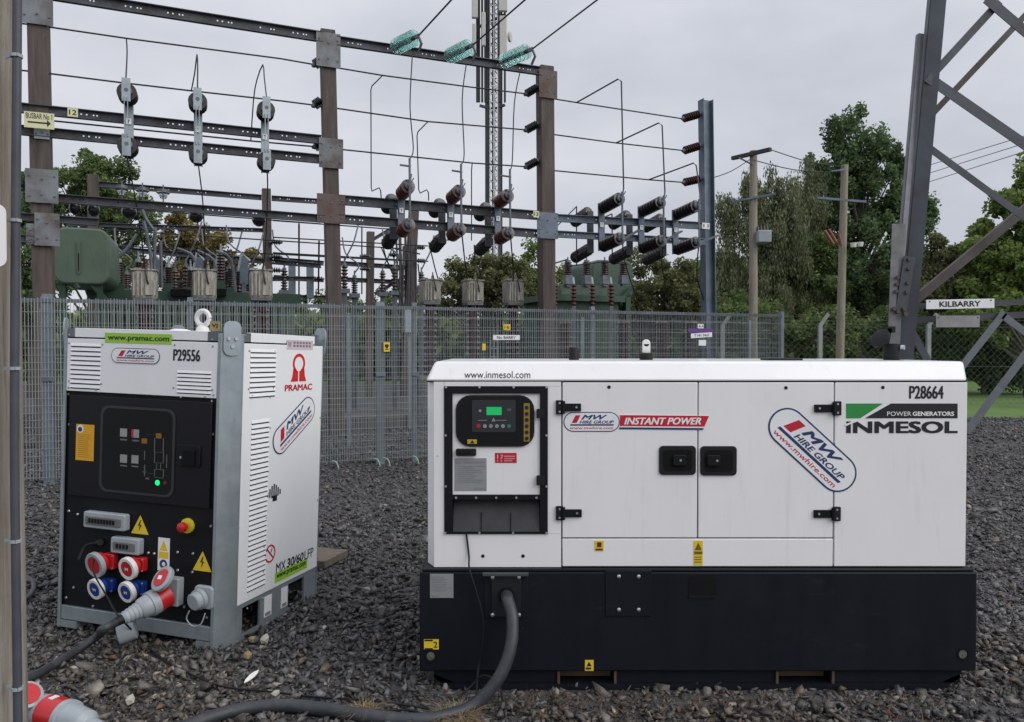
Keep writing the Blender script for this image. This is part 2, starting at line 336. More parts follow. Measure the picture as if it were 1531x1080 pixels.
def mesh_np(name, v, f, mat, col=None, tone=None, kind=None, parent=None, smooth=False):
    me = bpy.data.meshes.new(name); k = f.shape[1]
    me.vertices.add(len(v)); me.vertices.foreach_set('co', v.astype(np.float32).ravel())
    me.loops.add(f.size); me.loops.foreach_set('vertex_index', f.astype(np.int32).ravel())
    me.polygons.add(len(f)); me.polygons.foreach_set('loop_start', np.arange(0, f.size, k, dtype=np.int32))
    me.polygons.foreach_set('loop_total', np.full(len(f), k, dtype=np.int32))
    if col is not None:
        a = me.attributes.new('tone', 'FLOAT_COLOR', 'POINT'); a.data.foreach_set('color', np.concatenate([col, np.ones((len(col), 1))], 1).astype(np.float32).ravel())
    if tone is not None:
        a = me.attributes.new('tone', 'FLOAT', 'POINT'); a.data.foreach_set('value', tone.astype(np.float32))
    me.update(calc_edges=True); me.materials.append(mat)
    ob = bpy.data.objects.new(name, me); COL.objects.link(ob)
    if parent is not None: ob.parent = parent
    if kind: ob['kind'] = kind
    return ob
gravel()

# ================================================================== TREES
def leaves(centres, radii, per, size, rng, droop=0.0, vz=.8):
    C = np.repeat(np.array(centres), per, 0); Rr = np.repeat(np.array(radii), per); n = len(C)
    d = rng.normal(size=(n, 3)); d /= np.linalg.norm(d, axis=1)[:, None]; rr = rng.uniform(0, 1, n) ** .45
    p = C + d * (Rr * rr)[:, None] * np.array([1, 1, vz])
    if droop: p[:, 2] -= rng.uniform(0, 1, n) ** 1.5 * droop * 1.6; 
    a = rng.normal(size=(n, 3)); a /= np.linalg.norm(a, axis=1)[:, None]
    if droop: a = a * .35 + np.array([0, 0, -1]); a /= np.linalg.norm(a, axis=1)[:, None]
    b = np.cross(a, rng.normal(size=(n, 3))); b /= np.linalg.norm(b, axis=1)[:, None]
    s = size * rng.uniform(.6, 1.35, n)[:, None]; wd = .55 if not droop else .35
    v = np.stack([p - a * s, p + b * s * wd, p + a * s, p - b * s * wd], 1).reshape(-1, 3)
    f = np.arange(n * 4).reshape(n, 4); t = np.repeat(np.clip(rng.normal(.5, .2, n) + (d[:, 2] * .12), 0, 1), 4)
    return v, f, t
def tree(name, Y, base_px, blobs, mat, label, clumps=60, per=55, size=.13, crad=.4, trunk=.12, droop=0.0, group='trees beyond the substation', seed=1, cat='tree', limbs=14, depth=.8, vz=.85):
    rng = np.random.default_rng(seed); b = P(base_px, 520, Y); base = V((b.x, Y, 0))
    areas = np.array([rx * ry for _, _, rx, ry in blobs], float); areas /= areas.sum(); cs = []; rs = []
    top = 0
    for (px, py, rx, ry), a in zip(blobs, areas):
        c = P(px, py, Y); k = Y / FPX; n = max(3, int(clumps * a))
        for _ in range(n):
            d = rng.normal(size=3); d /= np.linalg.norm(d); rr = rng.uniform(.2, 1.08) ** .5
            q = np.array(c) + d * np.array([rx * k, rx * k * depth, ry * k]) * rr
            if q[2] < .15: q[2] = .15 + rng.uniform(0, .3)
            cs.append(q); rs.append(crad * rng.uniform(.6, 1.3))
    t = thing(name, base, label, cat, group)
    v, f, tn = leaves(cs, np.array(rs) * .82, int(per * 3.0), size * .46, rng, droop, vz)
    mesh_np('crown', v - np.array(base), f, mat, tone=tn, parent=t)
    zt = max(q[2] for q in cs); mt = MB(); axis = []
    xm = np.mean([q[0] for q in cs])
    for i in range(7):
        s = i / 6; axis.append(V((base.x + (xm - base.x) * s * .8 + rng.normal(0, .06) * s, base.y + rng.normal(0, .06) * s, zt * .86 * s)))
    mt.tube(axis, [trunk * (1 - .85 * i / 6) for i in range(7)], 8)
    for j in rng.choice(len(cs), min(limbs * 2, len(cs)), replace=False):
        q = V(cs[j]); h = max(.12, min(.85, (q.z - .5) / zt * .8)); k = int(h * 6); st = axis[k].lerp(axis[min(6, k + 1)], h * 6 - k)
        mid = st.lerp(q, .55) + V((0, 0, .15)); r0 = trunk * (1 - .8 * h) * .5; mt.tube([st, mid, q], [r0, r0 * .6, .012], 5)
    mt.build('trunk', bark, t); return t
g_dark = leafmat('dark_leaf', (0.033, 0.064, 0.032), (0.178, 0.263, 0.112))
g_mid = leafmat('mid_leaf', (0.047, 0.080, 0.028), (0.225, 0.300, 0.112))
g_olive = leafmat('olive_leaf', (0.065, 0.077, 0.032), (0.272, 0.282, 0.132))
g_ylw = leafmat('turning_leaf', (0.070, 0.070, 0.028), (0.338, 0.263, 0.085))
g_brt = leafmat('bright_leaf', (0.056, 0.103, 0.028), (0.282, 0.375, 0.112))
g_birch = leafmat('birch_leaf', (0.065, 0.080, 0.042), (0.263, 0.291, 0.159))
dry = leafmat('dry_grass', (.12, .085, .05), (.50, .40, .26))
rustgrass = leafmat('rusty_moss', (.10, .055, .03), (.30, .17, .09))

tree('maple_tree', 27, 1290, [(1265, 225, 45, 55), (1300, 300, 75, 70), (1235, 300, 40, 60), (1280, 400, 95, 70), (1350, 330, 45, 50), (1330, 450, 60, 60), (1240, 430, 55, 70), (1378, 315, 22, 22), (1252, 195, 9, 30), (1283, 190, 9, 32), (1312, 215, 12, 30), (1338, 250, 14, 34), (1215, 255, 14, 36), (1215, 330, 34, 50), (1345, 285, 26, 40), (1365, 400, 30, 40), (1250, 250, 40, 40), (1310, 250, 38, 40)], g_dark,
     'tall dark green broadleaf tree behind the second wooden pole', 450, 52, .15, .33, .20, seed=3, limbs=40, vz=1.5)
tree('birch_tree', 25, 1140, [(1135, 270, 22, 38), (1105, 330, 35, 60), (1165, 370, 40, 70), (1095, 420, 32, 65), (1150, 440, 50, 50), (1180, 300, 24, 40), (1150, 330, 30, 50)], g_birch,
     'drooping birch with thin olive foliage behind the pole with the crossarm', 230, 60, .13, .34, .12, droop=.42, seed=5, limbs=40)
tree('birch_tree', 26, 1215, [(1205, 330, 28, 60), (1195, 420, 40, 60), (1215, 470, 45, 40), (1215, 270, 16, 40)], g_birch, 'pale thin birch between the two wooden poles', 120, 60, .12, .34, .09, droop=.35, seed=6, limbs=40)
tree('broadleaf_tree', 25.5, 1190, [(1185, 400, 38, 50), (1215, 440, 45, 50), (1165, 450, 40, 45), (1225, 380, 24, 45)], g_mid, 'mid green leafy tree filling the gap between the two wooden poles', 130, 60, .14, .36, .12, seed=31, limbs=20)
tree('broadleaf_tree', 22, 1540, [(1520, 340, 45, 60), (1500, 420, 55, 60), (1470, 470, 55, 40), (1540, 430, 40, 80), (1545, 290, 36, 48), (1480, 380, 36, 44)], g_brt, 'bright green tree at the right edge behind the lattice tower', 200, 70, .15, .38, .16, seed=7, limbs=30)
tree('hawthorn_bush', 24, 1420, [(1425, 405, 36, 40), (1395, 440, 40, 55), (1450, 430, 45, 50), (1405, 375, 16, 26), (1480, 420, 30, 40)], g_olive, 'olive scrub bush behind the tower leg', 170, 60, .13, .36, .08, seed=8, cat='bush', limbs=40)
tree('hawthorn_bush', 23, 1340, [(1340, 500, 60, 45), (1240, 500, 60, 45), (1150, 490, 50, 35), (1090, 480, 40, 40)], g_mid, 'low green bramble bush beneath the tall dark tree', 110, 65, .13, .4, .06, seed=9, cat='bush')
tree('hawthorn_bush', 23.5, 1470, [(1430, 530, 60, 45), (1510, 530, 55, 55), (1380, 525, 40, 40), (1560, 520, 50, 60)], g_dark, 'dark hedge bush above the mown grass at far right', 130, 70, .13, .4, .06, seed=10, cat='bush')
tree('willow_bush', 24, 960, [(960, 420, 55, 42), (900, 440, 55, 35), (1020, 440, 40, 50), (985, 460, 60, 35)], g_olive, 'brownish olive willow bush beside the green conservator', 150, 70, .12, .36, .06, seed=12, cat='bush', limbs=70)
tree('willow_bush', 26, 720, [(690, 420, 35, 35), (740, 415, 45, 40), (660, 450, 35, 25), (770, 430, 35, 40)], g_olive, 'olive willow bush behind the telecom mast', 120, 65, .12, .38, .07, seed=13, cat='bush', limbs=60)
tree('ash_tree', 27, 800, [(800, 390, 18, 32), (785, 425, 30, 35), (830, 430, 28, 30)], g_brt, 'light green young tree behind the third gantry post', 55, 60, .12, .36, .07, seed=14, limbs=24)
tree('ash_tree', 24, 140, [(125, 270, 40, 45), (170, 285, 45, 45), (100, 330, 45, 50), (190, 340, 40, 50), (140, 400, 70, 50), (205, 300, 20, 28)], g_mid, 'leafy green tree behind the left gantry post', 150, 75, .13, .4, .14, seed=15, limbs=36)
tree('ash_tree', 22, 45, [(45, 300, 35, 40), (30, 380, 45, 60), (55, 440, 40, 40)], g_dark, 'dark green tree at the left edge beyond the fence', 80, 65, .13, .4, .1, seed=16)
tree('hawthorn_bush', 25, 310, [(280, 350, 40, 32), (330, 385, 50, 35), (260, 400, 45, 40), (350, 420, 35, 25)], g_ylw, 'yellowing autumn bush behind the cream instrument heads', 110, 70, .13, .36, .07, seed=17, cat='bush', limbs=40)
tree('hawthorn_bush', 28, 480, [(430, 455, 45, 16), (520, 455, 55, 16), (600, 450, 45, 20), (370, 450, 30, 20)], g_mid, 'low green shrub at the skyline behind the second gantry post', 70, 55, .12, .36, .05, seed=18, cat='bush')
def woodmass():
    rng = np.random.default_rng(77); cs = []; rs = []
    for _ in range(3000):
        x = rng.uniform(-45, 45); cs.append((x, 33 + rng.uniform(0, 5), rng.uniform(.0, 2.75 if x < 8 else 5.0))); rs.append(rng.uniform(.6, 1.0))
    v, f, t = leaves(cs, rs, 45, .26, rng); mesh_np('distant_wood', v, f, g_mid, tone=t, kind='stuff')
woodmass()
def tufts():
    rng = np.random.default_rng(5)
    for px, py, n, h, sp, mat, lab in ((545, 1072, 260, .055, .045, dry, 'small straw coloured grass tuft lying over the thick cable'), (684, 1084, 700, .06, .07, dry, 'larger dry grass tuft where the generator cable reaches the ground')):
        b = Pz(px, py, 0.0); ph = rng.uniform(0, 6.283, n); r = sp * rng.uniform(0, 1, n) ** .6; le = h * rng.uniform(.5, 1.2, n)
        p0 = np.stack([b.x + r * np.cos(ph), b.y + r * np.sin(ph), np.zeros(n)], 1); dr = np.stack([np.cos(ph), np.sin(ph), np.zeros(n)], 1) + rng.normal(0, .9, (n, 3)) * [1, 1, 0]
        p1 = p0 + dr * (le * .25)[:, None] + np.array([0, 0, 1]) * (le * .7)[:, None]; p2 = p0 + dr * (le * .75)[:, None] + np.array([0, 0, 1]) * (le * rng.uniform(.4, .9, n))[:, None]
        sd = np.stack([-np.sin(ph), np.cos(ph), np.zeros(n)], 1) * .0014
        v = np.stack([p0 - sd, p0 + sd, p1 + sd, p1 - sd, p2], 1).reshape(-1, 3); q = (np.arange(n) * 5)[:, None]
        f = np.concatenate([q + [0, 1, 2], q + [0, 2, 3], q + [3, 2, 4]], 0); o0 = np.array(b)
        ob = mesh_np('grass_tuft', v - o0, f, mat, tone=np.repeat(rng.uniform(.1, 1, n), 5)); ob.location = b; tag(ob, lab, 'grass tuft', 'dry grass tufts')
    n = 900; x = rng.uniform(-.3, 1.9, n); y = rng.uniform(2.85, 3.12, n); ph = rng.uniform(0, 6.283, n); le = rng.uniform(.015, .05, n)
    keep = np.sin(x * 9) + rng.normal(0, .7, n) > .3; x, y, ph, le = x[keep], y[keep], ph[keep], le[keep]; n = len(x)
    p0 = np.stack([x, y, np.full(n, .012)], 1); p1 = p0 + np.stack([np.cos(ph) * le, np.sin(ph) * le, le * rng.uniform(.2, .7, n)], 1); sd = np.stack([-np.sin(ph), np.cos(ph), np.zeros(n)], 1) * .0025
    v = np.stack([p0 - sd, p0 + sd, p1], 1).reshape(-1, 3); f = np.arange(n * 3).reshape(n, 3)
    ob = mesh_np('dead_moss_and_grass', v, f, rustgrass, tone=np.repeat(rng.uniform(0, 1, n), 3), kind='stuff')
tufts()

# ================================================================== GENERATOR
YC = 3.20
def gx(px, Y=YC): return (px - CX) / FPX * P(px, 540, Y).y / math.cos(_p) if False else P(px, 700, Y).x
def gz(py, Y=YC): return P(CX, py, Y).z
GF = Fr((0, YC, 0), (1, 0, 0), (0, 0, 1), (0, -1, 0))
def grect(mb, x0, y0, x1, y1, w0, w1, fr=GF, Y=YC): return mb.fbox(fr, P(x0, y1, Y).x, gz(y1, Y), P(x1, y1, Y).x, gz(y0, Y), w0, w1)
def gpoly(pts, Y=YC): return [(P(a, b, Y).x, gz(b, Y)) for a, b in pts]
def grr(x0, y0, x1, y1, rpx, Y=YC): return rrect(P(x0, y1, Y).x, gz(y1, Y), P(x1, y1, Y).x, gz(y0, Y), rpx * Y / FPX)
def gtext(mb, s, x0, y0, x1, y1, w, shear=0, bold=0, Y=YC): return mb.text(GF if Y == YC else Fr((0, Y, 0), (1, 0, 0), (0, 0, 1), (0, -1, 0)), s, P(x0, y1, Y).x, gz(y1, Y), P(x1, y1, Y).x, gz(y0, Y), w, shear, bold)
K = YC / FPX
gen = thing('generator', (gx(1042), YC + .48, 0), 'long white canopied diesel generator on a black base tank, right of the battery cabinet', 'generator')
YB = 3.17; GB = Fr((0, YB, 0), (1, 0, 0), (0, 0, 1), (0, -1, 0))
bx0, bx1 = P(627, 900, YB).x, P(1461, 900, YB).x; bz1, bzm = gz(856, YB), gz(1004, YB)
mb = MB(); mb.box(bx0, YB, bzm, bx1, YB + 1.0, bz1); base = mb.build('base_tank', tankm, gen, bevel=.006)
# skid with the fork pockets left open
mb = MB(); sk = YB + .022; xs = [P(648, 1020, YB).x, P(838, 1020, YB).x, P(918, 1020, YB).x, P(1166, 1020, YB).x, P(1245, 1020, YB).x, P(1440, 1020, YB).x]; zt = bzm - .001; zb = gz(1024, YB)
for a, b in ((0, 1), (2, 3), (4, 5)): mb.box(xs[a], sk, zb, xs[b], sk + .9, zt)
mb.box(P(672, 1030, YB).x, sk - .02, .003, P(1418, 1030, YB).x, sk + .9, zb - .001)
for s0, s1, s2 in ((xs[0], P(672, 1030, YB).x, -1), (xs[5], P(1418, 1030, YB).x, 1)):
    mb.prism(Fr((0, sk, 0), (1, 0, 0), (0, 0, 1), (0, -1, 0)), [(s0, zt - .02), (s1 - s2 * .02, zb), (s1, .004), (s0 - s2 * .001, zb + .02)] if s2 < 0 else [(s0, zt - .02), (s0 + .001, zb + .02), (s1, .004), (s1 - .02, zb)], -.85, 0)
mb.build('skid', tankm, gen)
mb = MB()
for a, b in ((1, 2), (3, 4)):
    mb.box(xs[a] + .004, sk + .06, zb + .002, xs[b] - .004, sk + .85, zb + .03)
    mb.box(xs[a] - .012, sk - .012, zb, xs[a] - .002, sk + .006, zt - .003); mb.box(xs[b] + .002, sk - .012, zb, xs[b] + .012, sk + .006, zt - .003)
mb.build('fork_pocket', M('rusty_pocket', (.03, .027, .026), .8, col2=(.09, .055, .03), mixs=(.5, .75), scale=14), gen)
# tank top ledge, service plates, filler recess
mb = MB(); mb.box(bx0 + .012, YB + .005, bz1 + .001, bx1 - .012, YB + .98, bz1 + .012); mb.build('ledge', black, gen, bevel=.003)
def plate(x0, y0, x1, y1, bolts, t=.006, name='cover_plate', mat=tankm):
    m = MB(); m.fbox(GB, P(x0, y1, YB).x, gz(y1, YB), P(x1, y1, YB).x, gz(y0, YB), -.001, t); c = m.build(name, mat, gen, bevel=.002)
    for bx, by in bolts: MB().lathe(GB.pt(P(bx, by, YB).x, gz(by, YB), t), GB.n, [(0, .0085), (.004, .008), (.006, .004)], 8).build('bolt', steelb, c)
    return c
cp = plate(724, 857, 789, 924, [], .005)
cp2 = plate(735, 858, 779, 921, [(736.5, 862), (776, 862), (736.5, 918), (776, 918)], .012, mat=M('cover_sheen', (.016, .018, .024), .35, var=.3, scale=9))
mb = MB(); mb.fbox(GB, P(722, 858, YB).x, gz(858.5, YB), P(790, 858, YB).x, gz(855.5, YB), 0, .03); mb.build('rain_lip', M('lip_grey', (.05, .055, .06), .5), gen)
mb = MB(); hc = (P(757, 889, YB).x, gz(889, YB)); mb.lathe(GB.pt(*hc, .010), GB.n, [(0, .034), (.012, .034), (.012, .026), (-.02, .024)], 24); mb.build('cable_gland', gasket, gen)
plate(905, 853, 974, 921, [(925, 861.5), (954.5, 861.5), (925, 911), (954.5, 911)], .005)
mb = MB(); mb.prism(GB, rrect(P(1029, 893, YB).x, gz(893, YB), P(1071, 893, YB).x, gz(862, YB), .012), -.03, .0015); mb.build('filler_recess', gasket, gen)
mb = MB(); mb.fbox(GB, P(1030, 893, YB).x, gz(893, YB), P(1070, 893, YB).x, gz(890, YB), 0, .008); mb.build('recess_lip', tankm, gen)
def label_plate(x0, y0, x1, y1, mat, lines, inkm, Y, name='sticker', fr=None, w=.001):
    fr = fr or (GB if Y == YB else GF); m = MB(); a0, a1, b0, b1 = P(x0, y1, Y).x, P(x1, y1, Y).x, gz(y1, Y), gz(y0, Y)
    m.fbox(fr, a0, b0, a1, b1, min(0, w) - .0004, w + .0008); s = m.build(name, mat, gen); t = MB()
    for kind, u0, v0, u1, v1, val in lines:
        q = (a0 + (a1 - a0) * u0, b0 + (b1 - b0) * v0, a0 + (a1 - a0) * u1, b0 + (b1 - b0) * v1)
        if kind == 't': t.text(fr, val, *q, w + .0025, 0, .01)
        elif kind == 'b': t.fbox(fr, *q, w + .001, w + .0025)
        elif kind == 'p': t.prism(fr, [(a0 + (a1 - a0) * c, b0 + (b1 - b0) * d) for c, d in val], w + .001, w + .0025)
    if t.v: t.build('lettering', inkm, s)
    return s
rows = lambda n, v0, v1, u0=.1, u1=.9: [('b', u0, v0 + (v1 - v0) * i / n, u0 + (u1 - u0) * random.uniform(.55, 1), v0 + (v1 - v0) * (i + .35) / n, 0) for i in range(n)]
label_plate(643, 858, 678, 894, platem, rows(8, .3, .85) + [('b', .05, .84, .6, .95, 0), ('b', .1, .06, .35, .13, 0)], grey_ink, YB, 'rating_plate')
label_plate(634, 956, 656, 971, signy, [('t', .65, .2, .92, .8, '2'), ('b', .05, .84, .6, .98, 0), ('b', .05, .02, .6, .14, 0)], blk, YB)
label_plate(874.5, 987, 887.5, 1003, signy, [('b', .12, .15, .7, .32, 0), ('p', 0, 0, 0, 0, [(.2, .45), (.75, .45), (.48, .85)])], blk, YB)
for px, py in ((645, 981), (1440, 978)):
    mb = MB(); mb.lathe(GB.pt(P(px, py, YB).x, gz(py, YB), 0), GB.n, [(0, .026), (.004, .026), (.004, .020), (.001, .019)], 20); lh = mb.build('lifting_hole', tankm, gen)
    MB().lathe(GB.pt(P(px, py, YB).x - .003, gz(py, YB), .001), GB.n, [(0, .018), (.0015, .018)], 14).build('hole_liner', M('mossy_stone', (.16, .16, .13), .9, var=.4, scale=60), lh)
mb = MB()
for zz in (865, 985): mb.lathe((bx1, YB + .05, gz(zz, YB)), (1, 0, 0), [(0, .01), (.003, .01)], 8)
mb.build('side_bolt', steelb, gen)
# canopy -------------------------------------------------------------
zc0, zc1 = gz(848), gz(571); x637, x1446 = gx(637), gx(1444); D = .94
mb = MB(); mb.box(x637 + .02, YC + .068, zc0 + .005, x1446 - .02, YC + D - .01, zc1 - .002); mb.build('canopy_core', gasket, gen)
def panel(name, x0, y0, x1, y1, th=.02, mat=white, g=.9):
    m = MB(); grect(m, x0 + g, y0 + g, x1 - g, y1 - g, -th, 0.0); return m.build(name, mat, gen, bevel=.0025)
# left end panel with a chamfered corner, opening cut for the control bay
m = MB(); fx = lambda p: P(p, 700, YC).x
top = Fr((0, 0, 0), (1, 0, 0), (0, 1, 0), (0, 0, 1))
m.prism(top, [(fx(637), YC + .07), (fx(649), YC), (fx(664), YC), (fx(664), YC + .02), (fx(652), YC + .03), (fx(640), YC + .08)], zc0, zc1)
m.prism(top, [(fx(637), YC + .0705), (fx(640), YC + .0805), (fx(640), YC + D), (fx(637), YC + D)], zc0, zc1)
grect(m, 664.3, 571, 839, 577.5, -.02, 0); grect(m, 664.3, 798.5, 839, 848, -.02, 0); grect(m, 819, 577.8, 839, 798.2, -.02, 0)
m.build('end_panel', white, gen)
d1 = panel('door', 840, 571, 1043, 805); d2 = panel('door', 1043, 571, 1246, 805); panel('sill_panel', 840, 805, 1246, 848)
rp = panel('end_panel', 1246, 571, 1444.5, 848)
m = MB(); m.box(x1446 - .02, YC + .021, zc0, x1446 - .001, YC + D, zc1); m.build('side_panel', white, gen)
m = MB(); m.box(x637 + .02, YC + D - .009, zc0, x1446 - .021, YC + D + .01, zc1); m.build('back_panel', white, gen)
# roof
z0, z1 = gz(570.3), P(CX, 540.5, YC + .055).z; e = .004
xa, xb = P(636, 569, YC).x, P(1447, 569, YC).x; ya, yb = YC - .003, YC + D + .008; xta, xtb = P(652, 540, YC + .1).x, P(1432, 540, YC + .1).x
m = MB(); m.hexa([V(q) for q in ((xa, ya, z0), (xb, ya, z0), (xb, yb, z0), (xa, yb, z0), (xta, ya + .055, z1), (xtb, ya + .055, z1), (xtb, yb - .055, z1), (xta, yb - .055, z1))])
roof = m.build('roof', white, gen, bevel=.012)
m = MB(); m.box(xa + .006, ya + .004, z0 - .004, xb - .006, yb - .004, z0 - .0005); m.build('roof_seal', gasket, gen)
rv = V((0, .055, z1 - z0)); rl = rv.length; rv.normalize(); RF = Fr((0, ya, z0), (1, 0, 0), rv, V((1, 0, 0)).cross(rv))
m = MB(); m.text(RF, 'www.inmesol.com', P(694, 560, YC).x, rl * .15, P(793, 560, YC).x, rl * .50, .002, 0, .0); m.build('lettering', blk, roof)
# roof fittings
def stub(px, py0, py1, r, Y, name, mat, prof=None):
    p = P(px, py1, Y); q = P(px, py0, Y); h = q.z - z1 + .0; m = MB(); m.lathe((p.x, Y, z1 - .01), (0, 0, 1), prof(h) if prof else [(0, r), (h, r), (h + .008, r * .8)], 18); return m.build(name, mat, gen)
stub(858, 519, 540, .025, YC + .45, 'filler_cap', rubber)
stub(966, 527, 540, .032, YC + .45, 'lifting_eye_base', rubber)
p = P(966, 527, YC + .45); m = MB(); m.obox((p.x, p.y, z1 + .055), (1, 0, 0), (0, 1, 0), (0, 0, 1), .038, .02, .05); m.lathe((p.x, p.y - .01, z1 + .08), (0, 1, 0), [(0, .019), (.02, .019)], 18); m.build('lifting_eye', whitep, gen, bevel=.004)
p = P(1175, 538, YC + .3); m = MB(); m.box(p.x - .08, p.y, z1 - .01, p.x + .08, p.y + .12, z1 + .010); m.build('roof_cover', rubber, gen, bevel=.004)
p = P(1333, 538, YC + .4); m = MB(); m.lathe((p.x, p.y, z1 - .005), (0, 0, 1), [(0, .055), (.006, .055), (.007, .036), (.082, .036), (.084, .03)], 22); ex = m.build('exhaust_pipe', rubber, gen)
m = MB(); m.lathe((p.x + .03, p.y - .03, z1 + .06), (1, -1, 0), [(0, .012), (.014, .012)], 10); m.build('clamp_bolt', steelb, ex)
m = MB(); fn = V((-.75, -.35, .45)).normalized(); m.lathe(V((p.x - .055, p.y - .01, z1 + .10)), fn, [(0, .03), (.004, .048), (.012, .048), (.02, .03)], 20); m.beam((p.x - .03, p.y, z1 + .075), (p.x - .015, p.y, z1 + .15), .03, .02); m.obox((p.x - .015, p.y, z1 + .145), (1, 0, 0), (0, 1, 0), (0, 0, 1), .05, .03, .03); m.build('exhaust_flap', rubber, ex)
# control bay --------------------------------------------------------
m = MB()
for r4 in ((665, 577.7, 819, 588.5), (665, 795.5, 819, 798.3), (665, 588.7, 676.5, 795.3), (807.5, 588.7, 818.8, 795.3), (676.7, 740, 807.3, 747)): grect(m, *r4, -.03, .006)
fr = m.build('control_bay_frame', black, gen)
for bx, by in [(667, 579), (717, 579), (768, 579), (817, 579), (666.5, 651), (817, 651), (666.5, 727), (817, 727), (666, 796.5), (717, 796.5), (767, 796.5), (817, 796.5), (682, 744), (712, 744), (742, 744), (772, 744), (802, 744)]:
    MB().lathe(GF.pt(P(bx, by, YC).x, gz(by), .006), GF.n, [(0, .0055), (.003, .005)], 8).build('bolt', steelb, fr)
m = MB(); grect(m, 676.8, 588.8, 807.2, 739.8, -.02, -.004); cd = m.build('control_door', white, gen)
m = MB(); m.prism(GF, grr(681.5, 591, 799, 668, 22), -.008, .004); win = m.build('window_rim', rubber, gen)
m = MB(); m.prism(GF, grr(684.5, 593.5, 796, 665, 20), .0035, .0052); m.build('window_pane', glassd, gen)
m = MB(); m.prism(GF, grr(706, 598, 771, 646, 3), .0055, .010); ctl = m.build('controller', M('controller_grey', (.022, .026, .03), .4), gen)
m = MB(); grect(m, 727.5, 608.5, 750, 620.5, .0102, .0112); m.build('display', lcd, ctl)
for i, (bx, cm) in enumerate(((715.5, redp), (725, platem), (734, grey_ink), (743, grey_ink), (752, platem), (761, M('green_button', (.02, .22, .12), .4)))):
    MB().lathe(GF.pt(P(bx, 637, YC).x, gz(637), .010), GF.n, [(0, .0085), (.002, .008)], 12).build('button', cm, ctl)
m = MB(); grect(m, 715, 628, 728, 628.8, .0102, .011); grect(m, 742, 628, 757, 628.8, .0102, .011); m.prism(GF, gpoly([(735, 630), (741, 630), (738, 624)]), .0102, .011); m.prism(GF, circ(P(718, 614, YC).x, gz(614), .006), .0102, .011); gtext(m, 'DSE', 759, 611, 764, 614, .011); m.build('marking', platem, ctl)
m = MB(); grect(m, 783, 603, 792, 660, .0055, .0075); ys = m.build('sticker', M('dim_yellow', (.30, .20, .02), .5), gen)  # strip yellow darkened in its colour to look dimmed by smoked glass
m = MB()
for i in range(6):
    y0 = 606 + i * 9.2; m.prism(GF, circ(P(787.5, y0 + 4, YC).x, gz(y0 + 3.5), .0085, 10), .0075, .009)
m.build('marking', blk, ys)
m = MB(); grect(m, 699, 657, 713, 663.5, .0055, .0075); ys = m.build('sticker', M('pane_dimmed_yellow', (.45, .38, .03), .5), gen)  # dimming by the window pane is put into this yellow too
m = MB(); m.prism(GF, gpoly([(703, 662.5), (709.5, 662.5), (706.2, 658)]), .0076, .009); m.build('marking', blk, ys)
m = MB(); m.prism(GF, grr(682, 671, 712, 681.5, 2), -.004, .010); h = m.build('door_latch', rubber, gen)
m = MB(); grect(m, 687, 673.5, 705, 679, .010, .016); m.build('latch_lever', black, h)
label_plate(679.5, 685.5, 727.5, 734.5, platem, rows(9, .28, .82, .12, .95) + [('b', .06, .84, .2, .95, 0), ('b', .3, .86, .95, .92, 0), ('b', .62, .06, .92, .13, 0)], grey_ink, YC, 'instruction_plate', w=-.0035)
label_plate(740, 677.5, 772.5, 692.5, redi, [('t', .08, .15, .38, .85, '!?'), ('b', .42, .6, .92, .72, 0), ('b', .42, .38, .92, .48, 0), ('b', .42, .16, .8, .26, 0)], M('pink_ink', (.7, .3, .3), .5), YC, w=-.0035)
for y0, y1 in ((611.5, 625), (711, 725)):
    m = MB(); m.prism(GF, grr(802, y0, 814.5, y1, 1.5), .0, .014); m.build('hinge', rubber, gen)
# cable flap recess under the control door
m = MB(); a0, a1 = P(677.2, 770, YC).x, P(806.8, 770, YC).x; zt_, zb_ = gz(747.5), gz(795)
m.add([(a0, YC + .055, zt_), (a1, YC + .055, zt_), (a1, YC - .002, zb_), (a0, YC - .002, zb_), (a0, YC + .065, zt_), (a1, YC + .065, zt_), (a1, YC + .01, zb_), (a0, YC + .01, zb_)], [(0, 3, 2, 1), (4, 5, 6, 7), (0, 1, 5, 4), (2, 3, 7, 6), (1, 2, 6, 5), (3, 0, 4, 7)])
fl = m.build('cable_flap', M('flap_rubber', (.03, .031, .035), .5, var=.25, scale=14), gen)
m = MB()
for px in (719.5, 763.5): x = P(px, 780, YC).x; m.beam((x, YC + .024, gz(768)), (x, YC - .004, gz(794.5)), .003, .004, (0, 1, 0))
m.build('slit', gasket, fl)
# door furniture
def hinge(x0, x1, y0, y1, side, parent):
    m = MB(); t = gen
    bx = (x0, x0 + 11) if side < 0 else (x1 - 11, x1); ax = (x0 + 11, x1) if side < 0 else (x0, x1 - 11)
    m.prism(GF, grr(bx[0], y0, bx[1], y1, 1.2), 0, .012); h = m.build('hinge', rubber, t, bevel=.0015)
    m = MB(); m.prism(GF, grr(ax[0], y0 + 5, ax[1], y1 - 4.5, 1.0), .0002, .009); m.lathe(GF.pt(P(bx[0] + (11 if side < 0 else 0), y1, YC).x, gz(y1 - 1), .012), (0, 0, 1), [(0, .008), ((y1 - y0 - 2) * K, .008)], 10); m.build('hinge_leaf', black, h)
    for px, py in ((sum(bx) / 2, y0 + 4), (sum(bx) / 2, y1 - 4), (ax[0] + 7 if side > 0 else ax[1] - 7, (y0 + y1) / 2)):
        MB().lathe(GF.pt(P(px, py, YC).x, gz(py), .009), GF.n, [(0, .0055), (.0045, .0045)], 8).build('bolt', steelb, h)
hinge(831, 868.5, 598.5, 619.5, -1, d1); hinge(831, 869.5, 756.5, 777.5, -1, d1); hinge(1217, 1256.5, 600, 621, 1, d2); hinge(1216, 1255.5, 757.5, 778.5, 1, d2)
